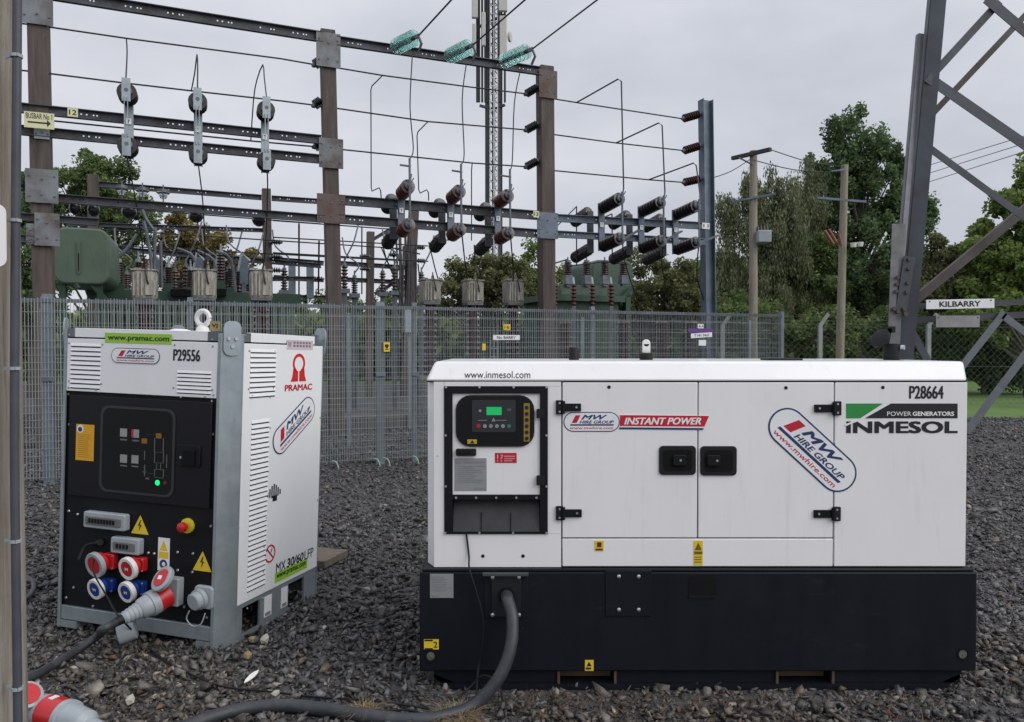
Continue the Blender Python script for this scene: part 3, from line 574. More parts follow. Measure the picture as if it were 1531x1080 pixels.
def handle(x0, x1, y0, y1, lx):
    m = MB(); m.prism(GF, grr(x0, y0, x1, y1, 6), 0, .008); h = m.build('door_handle', rubber, gen, bevel=.003)
    m = MB(); m.prism(GF, grr(x0 + 6, y0 + 6, x1 - 6, y1 - 6, 5), .0082, .0094); m.build('handle_recess', gasket, h)
    m = MB(); m.prism(GF, grr(x0 + lx, y0 + 13, x0 + lx + 20, y0 + 29, 3), .0095, .020); m.build('paddle', black, h, bevel=.003)
    m = MB(); m.lathe(GF.pt(P(x0 + lx + (11 if lx > 12 else 15), y0 + 21, YC).x, gz(y0 + 21), .020), GF.n, [(0, .005), (.002, .005)], 12); m.build('lock', steelb, h)
handle(985, 1040, 666.5, 710, 20); handle(1046.5, 1101, 667, 711, 9)
for px, py in ((722, 831.5), (782, 831.5), (910.5, 579), (1175, 580), (1320, 579.5)):
    m = MB(); m.lathe(GF.pt(P(px, py, YC).x, gz(py), 0), GF.n, [(0, .0075), (.0015, .0075), (.0025, .005)], 12); m.build('plug', rubber, gen)
m = MB(); m.lathe(GF.pt(P(654, 682, YC).x, gz(682), 0), GF.n, [(0, .003), (.001, .003)], 8); m.build('rivet', grey_ink, gen)
label_plate(889, 808.5, 902.5, 824, signy, [('b', .28, .4, .75, .85, 0), ('b', .12, .08, .88, .24, 0)], M('brown_ink', (.12, .02, .005), .5), YC)
label_plate(1037, 808.5, 1050.5, 845, signy, [('p', 0, 0, 0, 0, [(.12, .62), (.88, .62), (.5, .92)]), ('b', .05, .46, .95, .56, 0), ('b', .1, .12, .85, .15, 0), ('b', .1, .22, .85, .25, 0), ('b', .1, .32, .85, .35, 0)], M('olive_ink', (.16, .12, .01), .5), YC)
# stickers
def mw_sticker(fr, a, b, Lh, Hh, ang, parent, w=.0015, sh=.35):
    """the hire firm's pill-shaped sticker: navy outline, red bar, navy MW / HIRE GROUP, navy rule, red web address"""
    f = fr.sub(a, b, ang); r = Hh / 2
    m = MB(); m.prism(f, rrect(-Lh / 2, -r, Lh / 2, r, r * .999, 9), 0, w); s = m.build('sticker', navy, parent)
    q = Hh * .045; m = MB(); m.prism(f, rrect(-Lh / 2 + q, -r + q, Lh / 2 - q, r - q, r - q - .0001, 9), w * .5, w + .0006); m.build('sticker_face', signw, s)
    t = w + .0013; m = MB(); x0 = -Lh * .385
    m.text(f, 'MW', x0 + Lh * .20, Hh * .12, x0 + Lh * .66, Hh * .36, t, .4, -.13)
    m.text(f, 'HIRE GROUP', x0 + Lh * .17, -Hh * .085, x0 + Lh * .78, Hh * .075, t, .3, -.08)
    m.prism(f, [(x0, -Hh * .19), (x0 + Lh * .77, -Hh * .19), (x0 + Lh * .785, -Hh * .115), (x0 + .01 * Lh, -Hh * .115)], w, t); m.build('lettering', navy, s)
    m = MB(); m.prism(f, [(x0 + Lh * .03, -Hh * .05), (x0 + Lh * .12, -Hh * .05), (x0 + Lh * .185, Hh * .34), (x0 + Lh * .10, Hh * .34)], w, t)
    m.text(f, 'www.mwhire.com', x0, -Hh * .37, x0 + Lh * .77, -Hh * .235, t, .15, .01); m.build('lettering', redi, s)
    return s
mw_sticker(GF, P(884.5, 630, YC).x, gz(631), 84 * K, 29.5 * K, 0, gen)
mw_sticker(GF, P(1214.5, 673, YC).x, gz(673), 160 * K, 57 * K, -rad(42.5), gen)
m = MB(); m.prism(GF, gpoly([(926, 620), (1061, 621.5), (1052, 643.5), (926, 641.5)]), 0, .0015); s = m.build('banner_sticker', wht, gen)
m = MB(); m.prism(GF, gpoly([(927, 620.8), (1060, 622), (1053, 638), (926.5, 637)]), .001, .0022); m.build('banner', redi, s)
m = MB(); m.prism(GF, gpoly([(926, 639), (1052.3, 640.2), (1050.5, 643), (925.8, 641.8)]), .001, .0022); m.build('rule', navy, s)
m = MB(); gtext(m, 'INSTANT POWER', 933, 624.5, 1048, 635, .0028, .3, -.1); m.build('lettering', wht, s)
m = MB(); gtext(m, 'P28664', 1359, 577, 1410.5, 596.5, .0012, 0, -.06); m.build('lettering', blk, gen)
m = MB(); m.prism(GF, gpoly([(1265, 603.5), (1320, 603.5), (1286, 625.5), (1265, 625.5)]), 0, .0015); lg = m.build('logo', grn, gen)
m = MB(); m.prism(GF, gpoly([(1332, 603.5), (1431.5, 603.5), (1431.5, 625.5), (1293, 625.5)]), 0, .0015); gtext(m, 'INMESOL', 1265, 630, 1431.5, 648, .0015, 0, -.16); m.build('lettering', blk, lg)
m = MB(); gtext(m, 'POWER', 1326, 615.5, 1362, 622, .0025, 0, .0); gtext(m, 'GENERATORS', 1364, 615.5, 1426, 622, .0025, 0, .03); m.build('lettering', wht, lg)
m = MB(); m.prism(GF, gpoly([(1263, 637.5), (1263, 634.5), (1281, 628), (1281, 630.5)]), .0016, .0024); m.build('logo_slash', white, lg)

# ================================================================== BATTERY CABINET
def rotm(a, b, c): return Matrix.Rotation(c, 3, 'Z') @ Matrix.Rotation(b, 3, 'Y') @ Matrix.Rotation(a, 3, 'X')
BM = Matrix.Translation((-1.37516, 3.57001, 0.0)) @ rotm(-.0162143, .0270601, -.2768642).to_4x4()
BI = BM.inverted(); BW, BD, BH = 1.0, .865, 1.549
bat = thing('battery_cabinet', None, 'tall white and black battery cabinet in a galvanised frame with red and blue sockets', 'battery cabinet', mat=BM)
_e = BI @ EYE
def BF(px, py, dy=0.0):
    d = BI.to_3x3() @ ray(px, py); q = _e + d * ((dy - _e.y) / d.y); return (q.x, q.z)
def BS(px, py, dx=0.0):
    d = BI.to_3x3() @ ray(px, py); q = _e + d * ((dx - _e.x) / d.x); return (q.y, q.z)
FF = Fr((0, 0, 0), (1, 0, 0), (0, 0, 1), (0, -1, 0)); FS = Fr((0, 0, 0), (0, 1, 0), (0, 0, 1), (1, 0, 0))
def fr_(m, x0, y0, x1, y1, w0, w1):
    a = BF(x0, y0); b = BF(x1, y1); return m.fbox(FF, a[0], b[1], b[0], a[1], w0, w1)
def frr(x0, y0, x1, y1, r):
    a = BF(x0, y0); b = BF(x1, y1); return rrect(a[0], b[1], b[0], a[1], r)
def sr_(m, x0, y0, x1, y1, w0, w1):
    a = BS(x0, y0); b = BS(x1, y1); return m.fbox(FS, a[0], b[1], b[0], a[1], w0, w1)
IN = .012   # panels sit slightly behind the frame
z_sill = .115
# frame: four chamfered corner columns
TP = Fr((0, 0, 0), (1, 0, 0), (0, 1, 0), (0, 0, 1))
XL = -1.045
def column(sx, sy):
    x = XL if sx < 0 else 0.0; y = 0.0 if sy < 0 else BD; dx = 1 if sx < 0 else -1; dy = 1 if sy < 0 else -1; t = .008
    ax, cx, cy, ay = (.073, .056, .085, .1) if sy < 0 else (.073, .056, .014, .018)
    pts = [(x + dx * ax, y), (x + dx * cx, y), (x, y + dy * cy), (x, y + dy * ay), (x + dx * t, y + dy * ay), (x + dx * t, y + dy * cy), (x + dx * cx, y + dy * t), (x + dx * ax, y + dy * t)]
    m = MB(); m.prism(TP, pts, 0.0, BH - .03); cl = m.build('corner_post', galv, bat)
    ce = V((x + dx * cx / 2, y + dy * cy / 2, 0)); u = V((dx * cx, -dy * cy, 0)).normalized(); n = V((-dx * cy, -dy * cx, 0)).normalized(); fr = Fr(ce, u, V((0, 0, 1)), n); hw = .042
    o = [(-hw, BH - .11), (-.03, BH - .13), (0, BH - .138), (.03, BH - .13), (hw, BH - .11), (hw, BH + .0), (.034, BH + .02), (.015, BH + .03), (-.015, BH + .03), (-.034, BH + .02), (-hw, BH + .0)]
    m = MB(); m.prism(fr, o, .001, .009); lp = m.build('lifting_lug', galv, bat)
    for a2, b2 in ((-.018, BH - .055), (.018, BH - .055), (0, BH - .092)): MB().lathe(fr.pt(a2, b2, .009), n, [(0, .011), (.006, .009)], 8).build('bolt', steelb, lp)
    return cl
cols = {}
for sx in (-1, 1):
    for sy in (-1, 1): cols[(sx, sy)] = column(sx, sy)
ca = BF(95, 480); cb = BF(320, 500)
# plinth: front sill, side base rails with fork pockets, feet
m = MB(); m.box(-.971, .004, z_sill - .075, -.074, .03, z_sill - .005); m.box(-.971, .031, z_sill - .02, -.074, .16, z_sill - .004); m.build('front_sill', galv, bat, bevel=.003)
m = MB(); m.box(-.971, BD - .03, z_sill - .075, -.074, BD - .004, z_sill - .005); m.build('rear_sill', galv, bat)
m = MB(); m.box(-.155, .003, .001, -.0735, .11, z_sill - .078); m.build('foot', galv, bat)
m = MB(); m.box(-.9715, .003, .001, -.87, .11, z_sill - .078); m.build('foot', galv, bat)
for sx, x in ((1, -.006), (-1, XL + .006)):
    m = MB(); t = .012 * -sx; y = [.1005, .15, .30, .56, .72, BD - .0185]; zt = .165
    for a, b in ((0, 1), (2, 3), (4, 5)): m.box(min(x, x + t), y[a], .03, max(x, x + t), y[b], zt)
    m.box(min(x, x + t), .1005, .001, max(x, x + t), BD - .0185, .0295); m.box(min(x, x + t), .1005, zt + .0005, max(x, x + t), BD - .0185, zt + .02)
    br = m.build('base_rail', galv, bat)
    for a, b in ((1, 2), (3, 4)):
        q = MB(); q.box(x - sx * .30, y[a] + .002, .031, x - sx * .298, y[b] - .002, zt - .001); q.box(min(x - sx * .02, x - sx * .297), y[a] + .002, zt - .004, max(x - sx * .02, x - sx * .297), y[b] - .002, zt - .001); q.build('fork_pocket', gasket, br)
    if sx > 0:
        for yy, ww in ((.335, .065), (.49, .06)):
            q = MB(); q.box(x + .0005, yy, .055, x + .003, yy + ww, zt - .003); tg = q.build('label_tag', signw, bat); q = MB(); q.box(x + .0032, yy + .008, .06, x + .004, yy + ww - .01, .078); q.build('print', platem, tg)
# inner body
m = MB(); m.box(-1.0, .041, z_sill, -.075, BD - .03, BH - .06); m.build('inner_body', gasket, bat)
m = MB(); m.box(-1.0, .04, BH - .06, -.06, BD - .04, BH - .035); m.build('roof', white2, bat)
m = MB(); m.box(-.971, BD - .025, z_sill, -.074, BD - .008, BH - .06); m.build('rear_panel', white2, bat)
m = MB(); m.box(XL + .008, .1005, .19, XL + .025, BD - .019, BH - .07); m.build('side_panel', white2, bat)
# front white panel with louvres, top rails
a = BF(99, 496); b = BF(321, 596); zf1, zf0 = BH - .075, b[1]
m = MB(); m.fbox(FF, -.9705, zf0, -.0755, zf1, -.02, -.002); fp = m.build('upper_panel', white2, bat, bevel=.002)
m = MB(); m.fbox(FF, -.93, BH - .068, -.135, BH - .022, -.03, -.006); m.build('top_rail', white2, bat, bevel=.002)
m = MB(); m.fbox(FF, -.9705, BH - .068, -.9305, BH - .024, -.03, -.004); m.build('rail_bracket', galvd, bat); m = MB(); m.fbox(FF, -.134, BH - .068, -.0755, BH - .024, -.03, -.004); m.build('rail_bracket', galvd, bat)
m = MB(); m.fbox(FS, .16, BH - .068, BD - .10, BH - .022, -.03, -.006); m.build('top_rail', white2, bat, bevel=.002)
m = MB(); m.fbox(FS, .1005, BH - .068, .159, BH - .024, -.03, -.004); m.build('rail_bracket', galvd, bat); m = MB(); m.fbox(FS, BD - .099, BH - .068, BD - .063, BH - .010, -.03, -.004); m.build('rail_bracket', galvd, bat)
def louvres(fr, a0, b0, a1, b1, n, parent, w):
    st = (b1 - b0) / n
    for i in range(n):
        z = b0 + i * st; m = MB(); pts = [(a0, z + st * .72), (a1, z + st * .72)]
        m.add([fr.pt(a0, z + st * .78, w), fr.pt(a1, z + st * .78, w), fr.pt(a1, z + st * .12, w + .0045), fr.pt(a0, z + st * .12, w + .0045), fr.pt(a0, z + st * .05, w + .0005), fr.pt(a1, z + st * .05, w + .0005)],
              [(0, 3, 2, 1), (3, 4, 5, 2), (0, 4, 3), (1, 2, 5)]); m.build('louvre_slat', white2, parent, smooth=False)
    m = MB()
    for i in range(n):
        z = b0 + i * st; m.fbox(fr, a0 + .002, z - st * .18, a1 - .002, z + st * .02, w - .004, w + .0004)
    m.build('louvre_slot', gasket, parent)
p = BF(106, 511); q = BF(149, 582); louvres(FF, p[0], q[1], q[0], p[1], 10, fp, -.002)
p = BF(265, 552); q = BF(315, 590); louvres(FF, p[0], q[1], q[0], p[1], 6, fp, -.002)
for px, py in ((103, 501), (103, 513), (153, 515), (151, 574), (143, 583), (103, 570), (261, 516), (259, 580), (270, 594), (306, 594), (317, 508), (318, 518), (317, 583), (319, 591), (102, 580)):
    p = BF(px, py); MB().lathe(FF.pt(p[0], p[1], -.002), FF.n, [(0, .0055), (.0035, .004)], 8).build('screw', platem, fp)
m = MB(); fr_(m, 157, 497.5, 256, 515.5, -.0015, -.0005); gs = m.build('sticker', lime, bat)
p = BF(161, 502); q = BF(253, 512); m = MB(); m.text(FF, 'www.pramac.com', p[0], q[1] - .004, q[0], p[1] - .002, .0006, 0, .022); m.build('lettering', blk, gs)
p = BF(167, 519); q = BF(238.5, 546); mw_sticker(FF, (p[0] + q[0]) / 2, (p[1] + q[1]) / 2, q[0] - p[0], (p[1] - q[1]) * .93, 0, bat, w=.0008)
p = BF(259, 522); q = BF(299, 541); m = MB(); m.text(FF, 'P29556', p[0], q[1], q[0], p[1], -.0008, 0, -.07); m.build('lettering', blk, bat)
# lower black panel, door, window
m = MB(); m.fbox(FF, -.99, z_sill - .003, -.06, zf0 - .004, -.04, -.016); lowp = m.build('lower_panel', black, bat)
a = BF(103, 598); b = BF(316, 762); dz0 = b[1]
m = MB(); m.fbox(FF, -.95, dz0, -.10, zf0 - .02, -.0158, -.004); dr = m.build('control_door', M('satin_black_door', (.007, .0075, .0105), .4, var=.15, spec=.3), bat, bevel=.003)
m = MB(); m.prism(FF, frr(151, 606, 259, 745, .045), -.0045, .0002); m.build('window_rim', M('window_rim_grey', (.03, .032, .036), .4), dr)
m = MB(); m.prism(FF, frr(154.5, 609.5, 255.5, 741, .04), -.0006, .0008); wn = m.build('window_pane', glassd, dr)
wk = MB(); lg_ = MB(); og = MB()
for px, py in ((185, 647), (203, 648.5), (185, 686), (202, 687)): wk = MB(); fr_(wk, px - 5, py - 6.5, px + 5, py + 6.5, .0009, .0016); wk.build('indicator', M('grey_indicator', (.30, .31, .30), .4), dr); fr_(lg_, px - 5, py + 9, px + 5, py + 12, .0009, .0014)
for px, py in ((216, 659.5), (237.5, 652)): og = MB(); fr_(og, px - 4, py - 4, px + 4, py + 4, .0009, .0016); og.build('lamp', M('amber_lamp', (.28, .12, .015), .4), dr)
for l4 in ((220, 649.6, 234, 650.4), (231, 655, 231.7, 676), (244, 655, 244.7, 676), (231, 676, 245, 676.7), (231, 692, 245, 692.7), (231, 676, 231.7, 692), (244.3, 676, 245, 692), (234, 693, 234.6, 702), (240, 693, 240.6, 702), (231, 702, 245, 702.7), (231, 714, 245, 714.7), (231, 702, 231.7, 714), (244.3, 702, 245, 714), (222, 684, 230, 684.6), (216, 674, 216.7, 688), (213, 674, 219, 674.6), (249, 680, 249.7, 700), (213, 705, 219, 706.5), (214, 699, 218, 700), (216, 695, 217, 712), (222, 708, 231, 708.5), (218, 714, 223, 717)): fr_(lg_, *l4, .0009, .0014)
pass; lg_.build('diagram', M('grey_print', (.13, .135, .135), .5), dr); pass
p = BF(198, 648); m = MB(); m.fbox(FF, p[0] - .004, p[1] - .02, p[0] + .008, p[1] + .02, .0017, .0022); m.build('red_mark', redi, dr)
p = BF(235.5, 722); m = MB(); m.lathe(FF.pt(p[0], p[1], .001), FF.n, [(0, .0135), (.003, .011)], 14); m.build('status_light', led, dr)
p = BF(246.5, 722.5); m = MB(); m.lathe(FF.pt(p[0], p[1], .001), FF.n, [(0, .010), (.002, .009)], 14); m.build('status_light', M('dim_red_lamp', (.14, .01, .01), .4), dr)
m = MB(); fr_(m, 113.5, 634, 139, 690, -.0038, -.0025); ys = m.build('sticker', M('amber_sticker', (.70, .36, .015), .5, var=.05), bat)
p = BF(119.5, 641.5); m = MB(); m.prism(FF, circ(p[0], p[1], .021), -.0024, -.0016); m.build('marking', whitep, ys); m = MB(); m.prism(FF, circ(p[0], p[1] - .002, .012), -.0015, -.0008)
m.build('marking', navy, ys); m = MB()
for i in range(12): q = BF(116, 650 + i * 3); m.fbox(FF, q[0], q[1], q[0] + .085 * random.uniform(.7, 1), q[1] + .003, -.0024, -.002)
m.build('lettering', M('brown_print', (.45, .22, .02), .5), ys)
m = MB(); m.prism(FF, frr(265, 664, 299, 700, .012), -.0038, .004); lt = m.build('door_latch', black, bat, bevel=.003)
m = MB(); m.prism(FF, frr(276, 672, 292, 697, .006), .0042, .016); m.build('paddle', gasket, lt, bevel=.003)
p = BF(271, 684); m = MB(); m.lathe(FF.pt(p[0], p[1], .004), FF.n, [(0, .007), (.003, .006)], 10); m.build('lock', steelb, lt)
for px, py in ((98, 590), (100, 635), (314, 600), (315, 650), (99, 765), (112, 770), (312, 788), (316, 885), (95, 895), (106, 880), (306, 925), (218, 828), (227, 829), (262, 827), (285, 829), (262, 854), (284, 857), (135, 908), (272, 909)):
    p = BF(px, py); MB().lathe(FF.pt(p[0], p[1], -.016), FF.n, [(0, .007), (.004, .005)], 8).build('screw', steelb, lowp)
def breaker(x0, y0, x1, y1, n):
    a = BF(x0, y0); b = BF(x1, y1); m = MB(); m.prism(FF, rrect(a[0], b[1], b[0], a[1], .010), -.0158, .022); h = m.build('breaker_box', greyp, bat, bevel=.005)
    m = MB(); m.prism(FF, rrect(a[0] + .018, b[1] + .018, b[0] - .022, a[1] - .02, .006), .0222, .028); m.build('clear_cover', clearp, h, bevel=.003); m = MB()
    for i in range(n): x = a[0] + .04 + (b[0] - a[0] - .09) * i / n; m.fbox(FF, x, (a[1] + b[1]) / 2 - .012, x + .012, (a[1] + b[1]) / 2 + .010, .0282, .031)
    m.build('toggle', black, h)
breaker(130, 763, 191, 794, 9); breaker(170.5, 801, 212, 830, 4)
def tri(px, py, s):
    p = BF(px, py); f = FF.sub(p[0], p[1]); m = MB(); m.prism(f, [(-s * .56, -s * .45), (s * .56, -s * .45), (0, s * .55)], -.0158, -.014); t = m.build('warning_triangle', signy, bat)
    m = MB(); z = s * .3; m.prism(f, [(.02 * s, z), (-.12 * s, -.02 * s), (0, 0), (-.06 * s, -z), (.12 * s, .05 * s), (.0, .03 * s), (.07 * s, z)], -.0139, -.0128); m.build('marking', blk, t)
tri(206, 787, .092); tri(299.5, 842, .095)
p = BF(278, 787); m = MB(); m.lathe(FF.pt(p[0], p[1], -.0158), FF.n, [(0, .037), (.012, .036), (.014, .03)], 22); es = m.build('emergency_stop', M('yellow_plastic', (.62, .50, .03), .4), bat)
m = MB(); m.lathe(FF.pt(p[0], p[1], -.003), FF.n, [(0, .012), (.02, .012), (.022, .024), (.04, .023), (.046, .015)], 20); m.build('push_button', redp, es)
a = BF(233.5, 804.5); b = BF(249.5, 856); m = MB(); m.fbox(FF, a[0], b[1], b[0], a[1], -.0158, -.0145); ws = m.build('sticker', signw, bat); mw_ = b[0] - a[0]; xm = (a[0] + b[0]) / 2
m = MB(); m.prism(FF, [(xm - .024, a[1] - .062), (xm + .024, a[1] - .062), (xm, a[1] - .012)], -.0144, -.0135); m.fbox(FF, a[0] + .006, a[1] - .10, b[0] - .006, a[1] - .068, -.0144, -.0135); m.build('marking', signy, ws)
m = MB(); m.prism(FF, circ(xm, a[1] - .128, .022), -.0144, -.0135); m.build('marking', navy, ws); m = MB(); m.prism(FF, circ(xm + .002, a[1] - .128, .010), -.0134, -.0126); m.build('marking', whitep, ws)
# sockets
def socket(px, py, r, ring, face, box, bw, offx=.03, mark=True):
    p = BF(px, py, -.055); c = V((p[0], 0, p[1])); d = V((-.16, -1, -.18)).normalized()
    m = MB(); m.prism(FF, rrect(c.x + offx - bw * .5, c.z + .015 - bw * .62, c.x + offx + bw * .62, c.z + .015 + bw * .62, .008), -.0158, .018); s = m.build('power_socket', box, bat, bevel=.004)
    b0 = V((c.x + .012, .0, c.z + .010)) + V((0, -.015, 0)); m = MB(); m.lathe(b0, d, [(0, r * .8), (.022, r * .8), (.023, r * .96), (.026, r)], 26); m.build('socket_barrel', box, s)
    m = MB(); m.lathe(b0 + d * .0255, d, [(0, r), (.018, r), (.022, r * .95), (.022, r * .70), (.018, r * .69)], 28); m.build('lid_ring', ring, s)
    m = MB(); m.lathe(b0 + d * .04, d, [(0, r * .69), (.006, r * .66)], 24); m.build('lid', face, s)
    if mark:
        ux = V((1, 0, 0)) - d * d.x; ux.normalize(); f = Fr(b0 + d * .0465, ux, d.cross(ux) * -1 if d.cross(ux).z < 0 else d.cross(ux), d); m = MB(); m.text(f, 'M', -r * .2, -r * .15, r * .2, r * .15, .001, 0, .02); m.build('marking', whitep, s)
    for sx2, sz2 in ((1, 1), (1, -1)): MB().lathe(FF.pt(c.x + offx + bw * .5, c.z + .015 + sz2 * bw * .5, .018), FF.n, [(0, .005), (.003, .004)], 8).build('screw', steelb, s)
    return s
socket(140, 846, .064, greyp, redp, redp, .062, .045, False); socket(189, 851.5, .057, whitep, redp, redp, .055, .03); socket(141, 882, .053, whitep, bluep, bluep, .052, .04); socket(187.5, 886.5, .053, whitep, bluep, bluep, .052, .035)
# big grey inlet on the right with its closed cap
p = BF(289, 900, -.05); m = MB(); m.prism(FF, rrect(p[0] - .03, p[1] - .045, p[0] + .075, p[1] + .065, .02), -.0158, .01); inl = m.build('inlet_socket', greyp, bat, bevel=.006)
m = MB(); m.lathe(V((p[0] + .008, -.005, p[1] + .004)), V((-.2, -1, -.15)), [(0, .05), (.02, .05), (.022, .043), (.045, .042), (.05, .036)], 26); m.build('inlet_cap', greyp, inl)
m = MB(); m.tube(smoothpts([(p[0] - .02, -.05, p[1] - .045), (p[0] - .035, -.05, p[1] - .085), (p[0] + .0, -.05, p[1] - .115), (p[0] + .045, -.05, p[1] - .10), (p[0] + .06, -.04, p[1] - .05)], 5), .003, 6); m.build('cap_cord', greyp, inl)
# large outlet in use: mounting block, open lid, red collar ; the plug is a thing of its own
p = BF(250, 884, 0); m = MB(); m.prism(FF, rrect(p[0] - .005, p[1] - .06, p[0] + .085, p[1] + .075, .006), -.0158, .03); ob_ = m.build('outlet_socket', greyp, bat, bevel=.005)
pd = V((-.38, -1, -.30)).normalized(); pc = V((p[0] + .03, -.03, p[1] - .005))
m = MB(); m.lathe(pc, pd, [(0, .056), (.045, .056), (.047, .06), (.06, .06)], 26); m.build('socket_barrel', redp, ob_)
q = BF(240.5, 864, -.1); ld = V((-.3, -.8, .62)).normalized(); m = MB(); m.lathe(V((q[0], -.1, q[1])) - ld * .03, ld, [(0, .05), (.008, .06), (.026, .062), (.03, .055), (.03, .045)], 28); ol = m.build('open_lid', greyp, ob_)
m = MB(); m.lathe(V((q[0], -.1, q[1])) - ld * .003, ld, [(0, .045), (.006, .042)], 22); m.build('lid_face', redp, ob_)
m = MB(); m.obox(V((q[0], -.1, q[1])) + ld * .004, (1, 0, 0), V((1, 0, 0)).cross(ld), ld, .022, .02, .003); m.build('marking', whitep, ob_)
# black side lead clipped into first socket: cable tail and gland
p = BF(128, 815); m = MB(); m.tube(smoothpts([FF.pt(p[0] + .08, p[1] + .02, .005), FF.pt(p[0] + .02, p[1] + .0, .02), FF.pt(p[0] + .01, p[1] - .06, .05)], 5), .008, 8); m.tube([FF.pt(p[0] + .06, p[1] + .012, -.01), FF.pt(p[0] + .10, p[1] + .025, .01)], .016, 10); m.build('lead_gland', rubber, bat)
# side panel
m = MB(); sz1 = BH - .075; m.fbox(FS, .1005, .188, BD - .016, sz1, -.02, -.002); spn = m.build('side_panel', white2, bat, bevel=.002)
p = BS(375, 521); q = BS(410, 592); louvres(FS, p[0], q[1], q[0] + .01, p[1] + .004, 10, spn, -.002)
p = BS(376.5, 627); q = BS(403, 640); louvres(FS, p[0], .235, q[0], p[1], 34, spn, -.002)
for px, py in ((367, 502), (482, 508), (479, 625), (475, 748), (471, 860), (361, 650), (357, 790), (352, 918), (373, 525), (411, 525), (372, 582), (409, 580), (377, 592), (404, 594), (404, 640), (402, 668), (401, 705), (398, 775), (395, 818), (394, 855), (370, 910), (393, 895)):
    p = BS(px, py); MB().lathe(FS.pt(p[0], p[1], -.002), FS.n, [(0, .0055), (.0035, .004)], 8).build('screw', platem, spn)
m = MB(); sr_(m, 429.5, 508, 468, 523.5, -.0015, -.0008); st = m.build('sticker', M('pinkish_label', (.62, .55, .58), .5), bat)
m = MB(); a = BS(431, 509); b = BS(466, 522)
for i in range(2):
    for j in range(6): u = a[0] + (b[0] - a[0]) * (.22 + .13 * j); v = b[1] + (a[1] - b[1]) * (.2 + .4 * i); m.fbox(FS, u, v, u + .02, v + .012, -.0008, .0)
m.text(FS, 'W', a[0], b[1] + .005, a[0] + .035, a[1] - .005, .0002); m.build('lettering', M('mauve_ink', (.25, .15, .22), .5), st)
# red ring logo
c = BS(447.5, 551); c = (c[0], c[1]); ro = .066; m = MB(); pts_o = []; pts_i = []
a = BS(435, 571); b = BS(459, 529); hw = (b[0] - a[0]) / 2; zb_, zt_ = a[1], b[1]; cx_ = (a[0] + b[0]) / 2; hh = (zt_ - zb_)
cyz = zt_ - hh * .36
def ell(t, rx, rz): return (cx_ + rx * math.cos(t), cyz + rz * math.sin(t))
n = 22
for i in range(n):
    t0 = rad(-58 + 296 * i / n); t1 = rad(-58 + 296 * (i + 1) / n)
    m.prism(FS, [ell(t0, hw * .80, hh * .36), ell(t1, hw * .80, hh * .36), ell(t1, hw * .57, hh * .25), ell(t0, hw * .57, hh * .25)][::-1], -.0018, -.0004)
m.prism(FS, [(cx_ - hw, zb_), (cx_ - hw * .08, zb_), (cx_ - hw * .08, zb_ + hh * .36), (cx_ - hw * .45, zb_ + hh * .44), (cx_ - hw * .72, zb_ + hh * .46), (cx_ - hw * .80, zb_ + hh * .2)], -.0018, -.0004)
m.prism(FS, [(cx_ + hw, zb_), (cx_ + hw * .80, zb_ + hh * .2), (cx_ + hw * .72, zb_ + hh * .46), (cx_ + hw * .45, zb_ + hh * .44), (cx_ + hw * .08, zb_ + hh * .36), (cx_ + hw * .08, zb_)], -.0018, -.0004)
lgp = m.build('logo', M('logo_red', (.62, .02, .02), .45), bat)
a = BS(426, 585); b = BS(467, 573); m = MB(); m.text(FS, 'PRAMAC', a[0], a[1] - .002, b[0], b[1] - .002, -.0006, 0, -.12); m.build('lettering', redi, lgp)
# tilted pill
a = BS(416.5, 662); b = BS(463, 610); mid = ((a[0] + b[0]) / 2, (a[1] + b[1]) / 2); mw_sticker(FS, mid[0], mid[1], .445, .15, rad(29), bat, w=.0008)
a = BS(399.5, 753); b = BS(420, 724); m = MB()
for i, h in enumerate((.3, .6, .85, 1, .85, .6, .35)): x = a[0] + (b[0] - a[0]) * i / 6.5; zc = a[1] + (b[1] - a[1]) * .45; m.fbox(FS, x, zc - .02 * h, x + .011, zc + .055 * h, -.0018, -.0008)
m.prism(FS, [(a[0] + .05, a[1] + .0), (a[0] + .09, a[1] + .0), (a[0] + .09, a[1] + .03), (a[0] + .05, a[1] + .03)], -.0018, -.0008); m.build('emblem', blk, bat)
c = BS(404.3, 828); m = MB(); f = FS.sub(c[0], c[1])
for i in range(24):
    t0, t1 = 2 * math.pi * i / 24, 2 * math.pi * (i + 1) / 24; m.prism(f, [(.047 * math.cos(t0), .047 * math.sin(t0)), (.047 * math.cos(t1), .047 * math.sin(t1)), (.038 * math.cos(t1), .038 * math.sin(t1)), (.038 * math.cos(t0), .038 * math.sin(t0))][::-1], -.0018, -.0006)
m.prism(f, [(-.032, .026), (-.026, .032), (.032, -.026), (.026, -.032)], -.0018, -.0005); nsn = m.build('prohibition_sign', redi, bat)
m = MB(); m.prism(f, [(.004, .006), (.010, .004), (.018, .024), (.012, .026)], -.0018, -.0008); m.build('marking', blk, nsn)
a = BS(413, 856); b = BS(459, 824); zz = a[1] - .006; m = MB(); m.text(FS, 'MX', a[0], zz, a[0] + .09, zz + .052, -.0008, 0, -.01); m.text(FS, '30/60', a[0] + .10, zz, a[0] + .27, zz + .052, -.0008, .15, .03); m.text(FS, 'LFP', a[0] + .28, zz, a[0] + .375, zz + .052, -.0008, 0, -.01); m.build('lettering', blk, bat)
a = BS(411, 871); b = BS(459.5, 838); m = MB(); m.fbox(FS, a[0], a[1] - .006, b[0], a[1] + .047, -.0018, -.0008); gs = m.build('sticker', lime, bat)
m = MB(); m.text(FS, 'www.pramac.com', a[0] + .015, a[1] + .004, b[0] - .015, a[1] + .037, .0002, 0, .02); m.build('lettering', blk, gs)
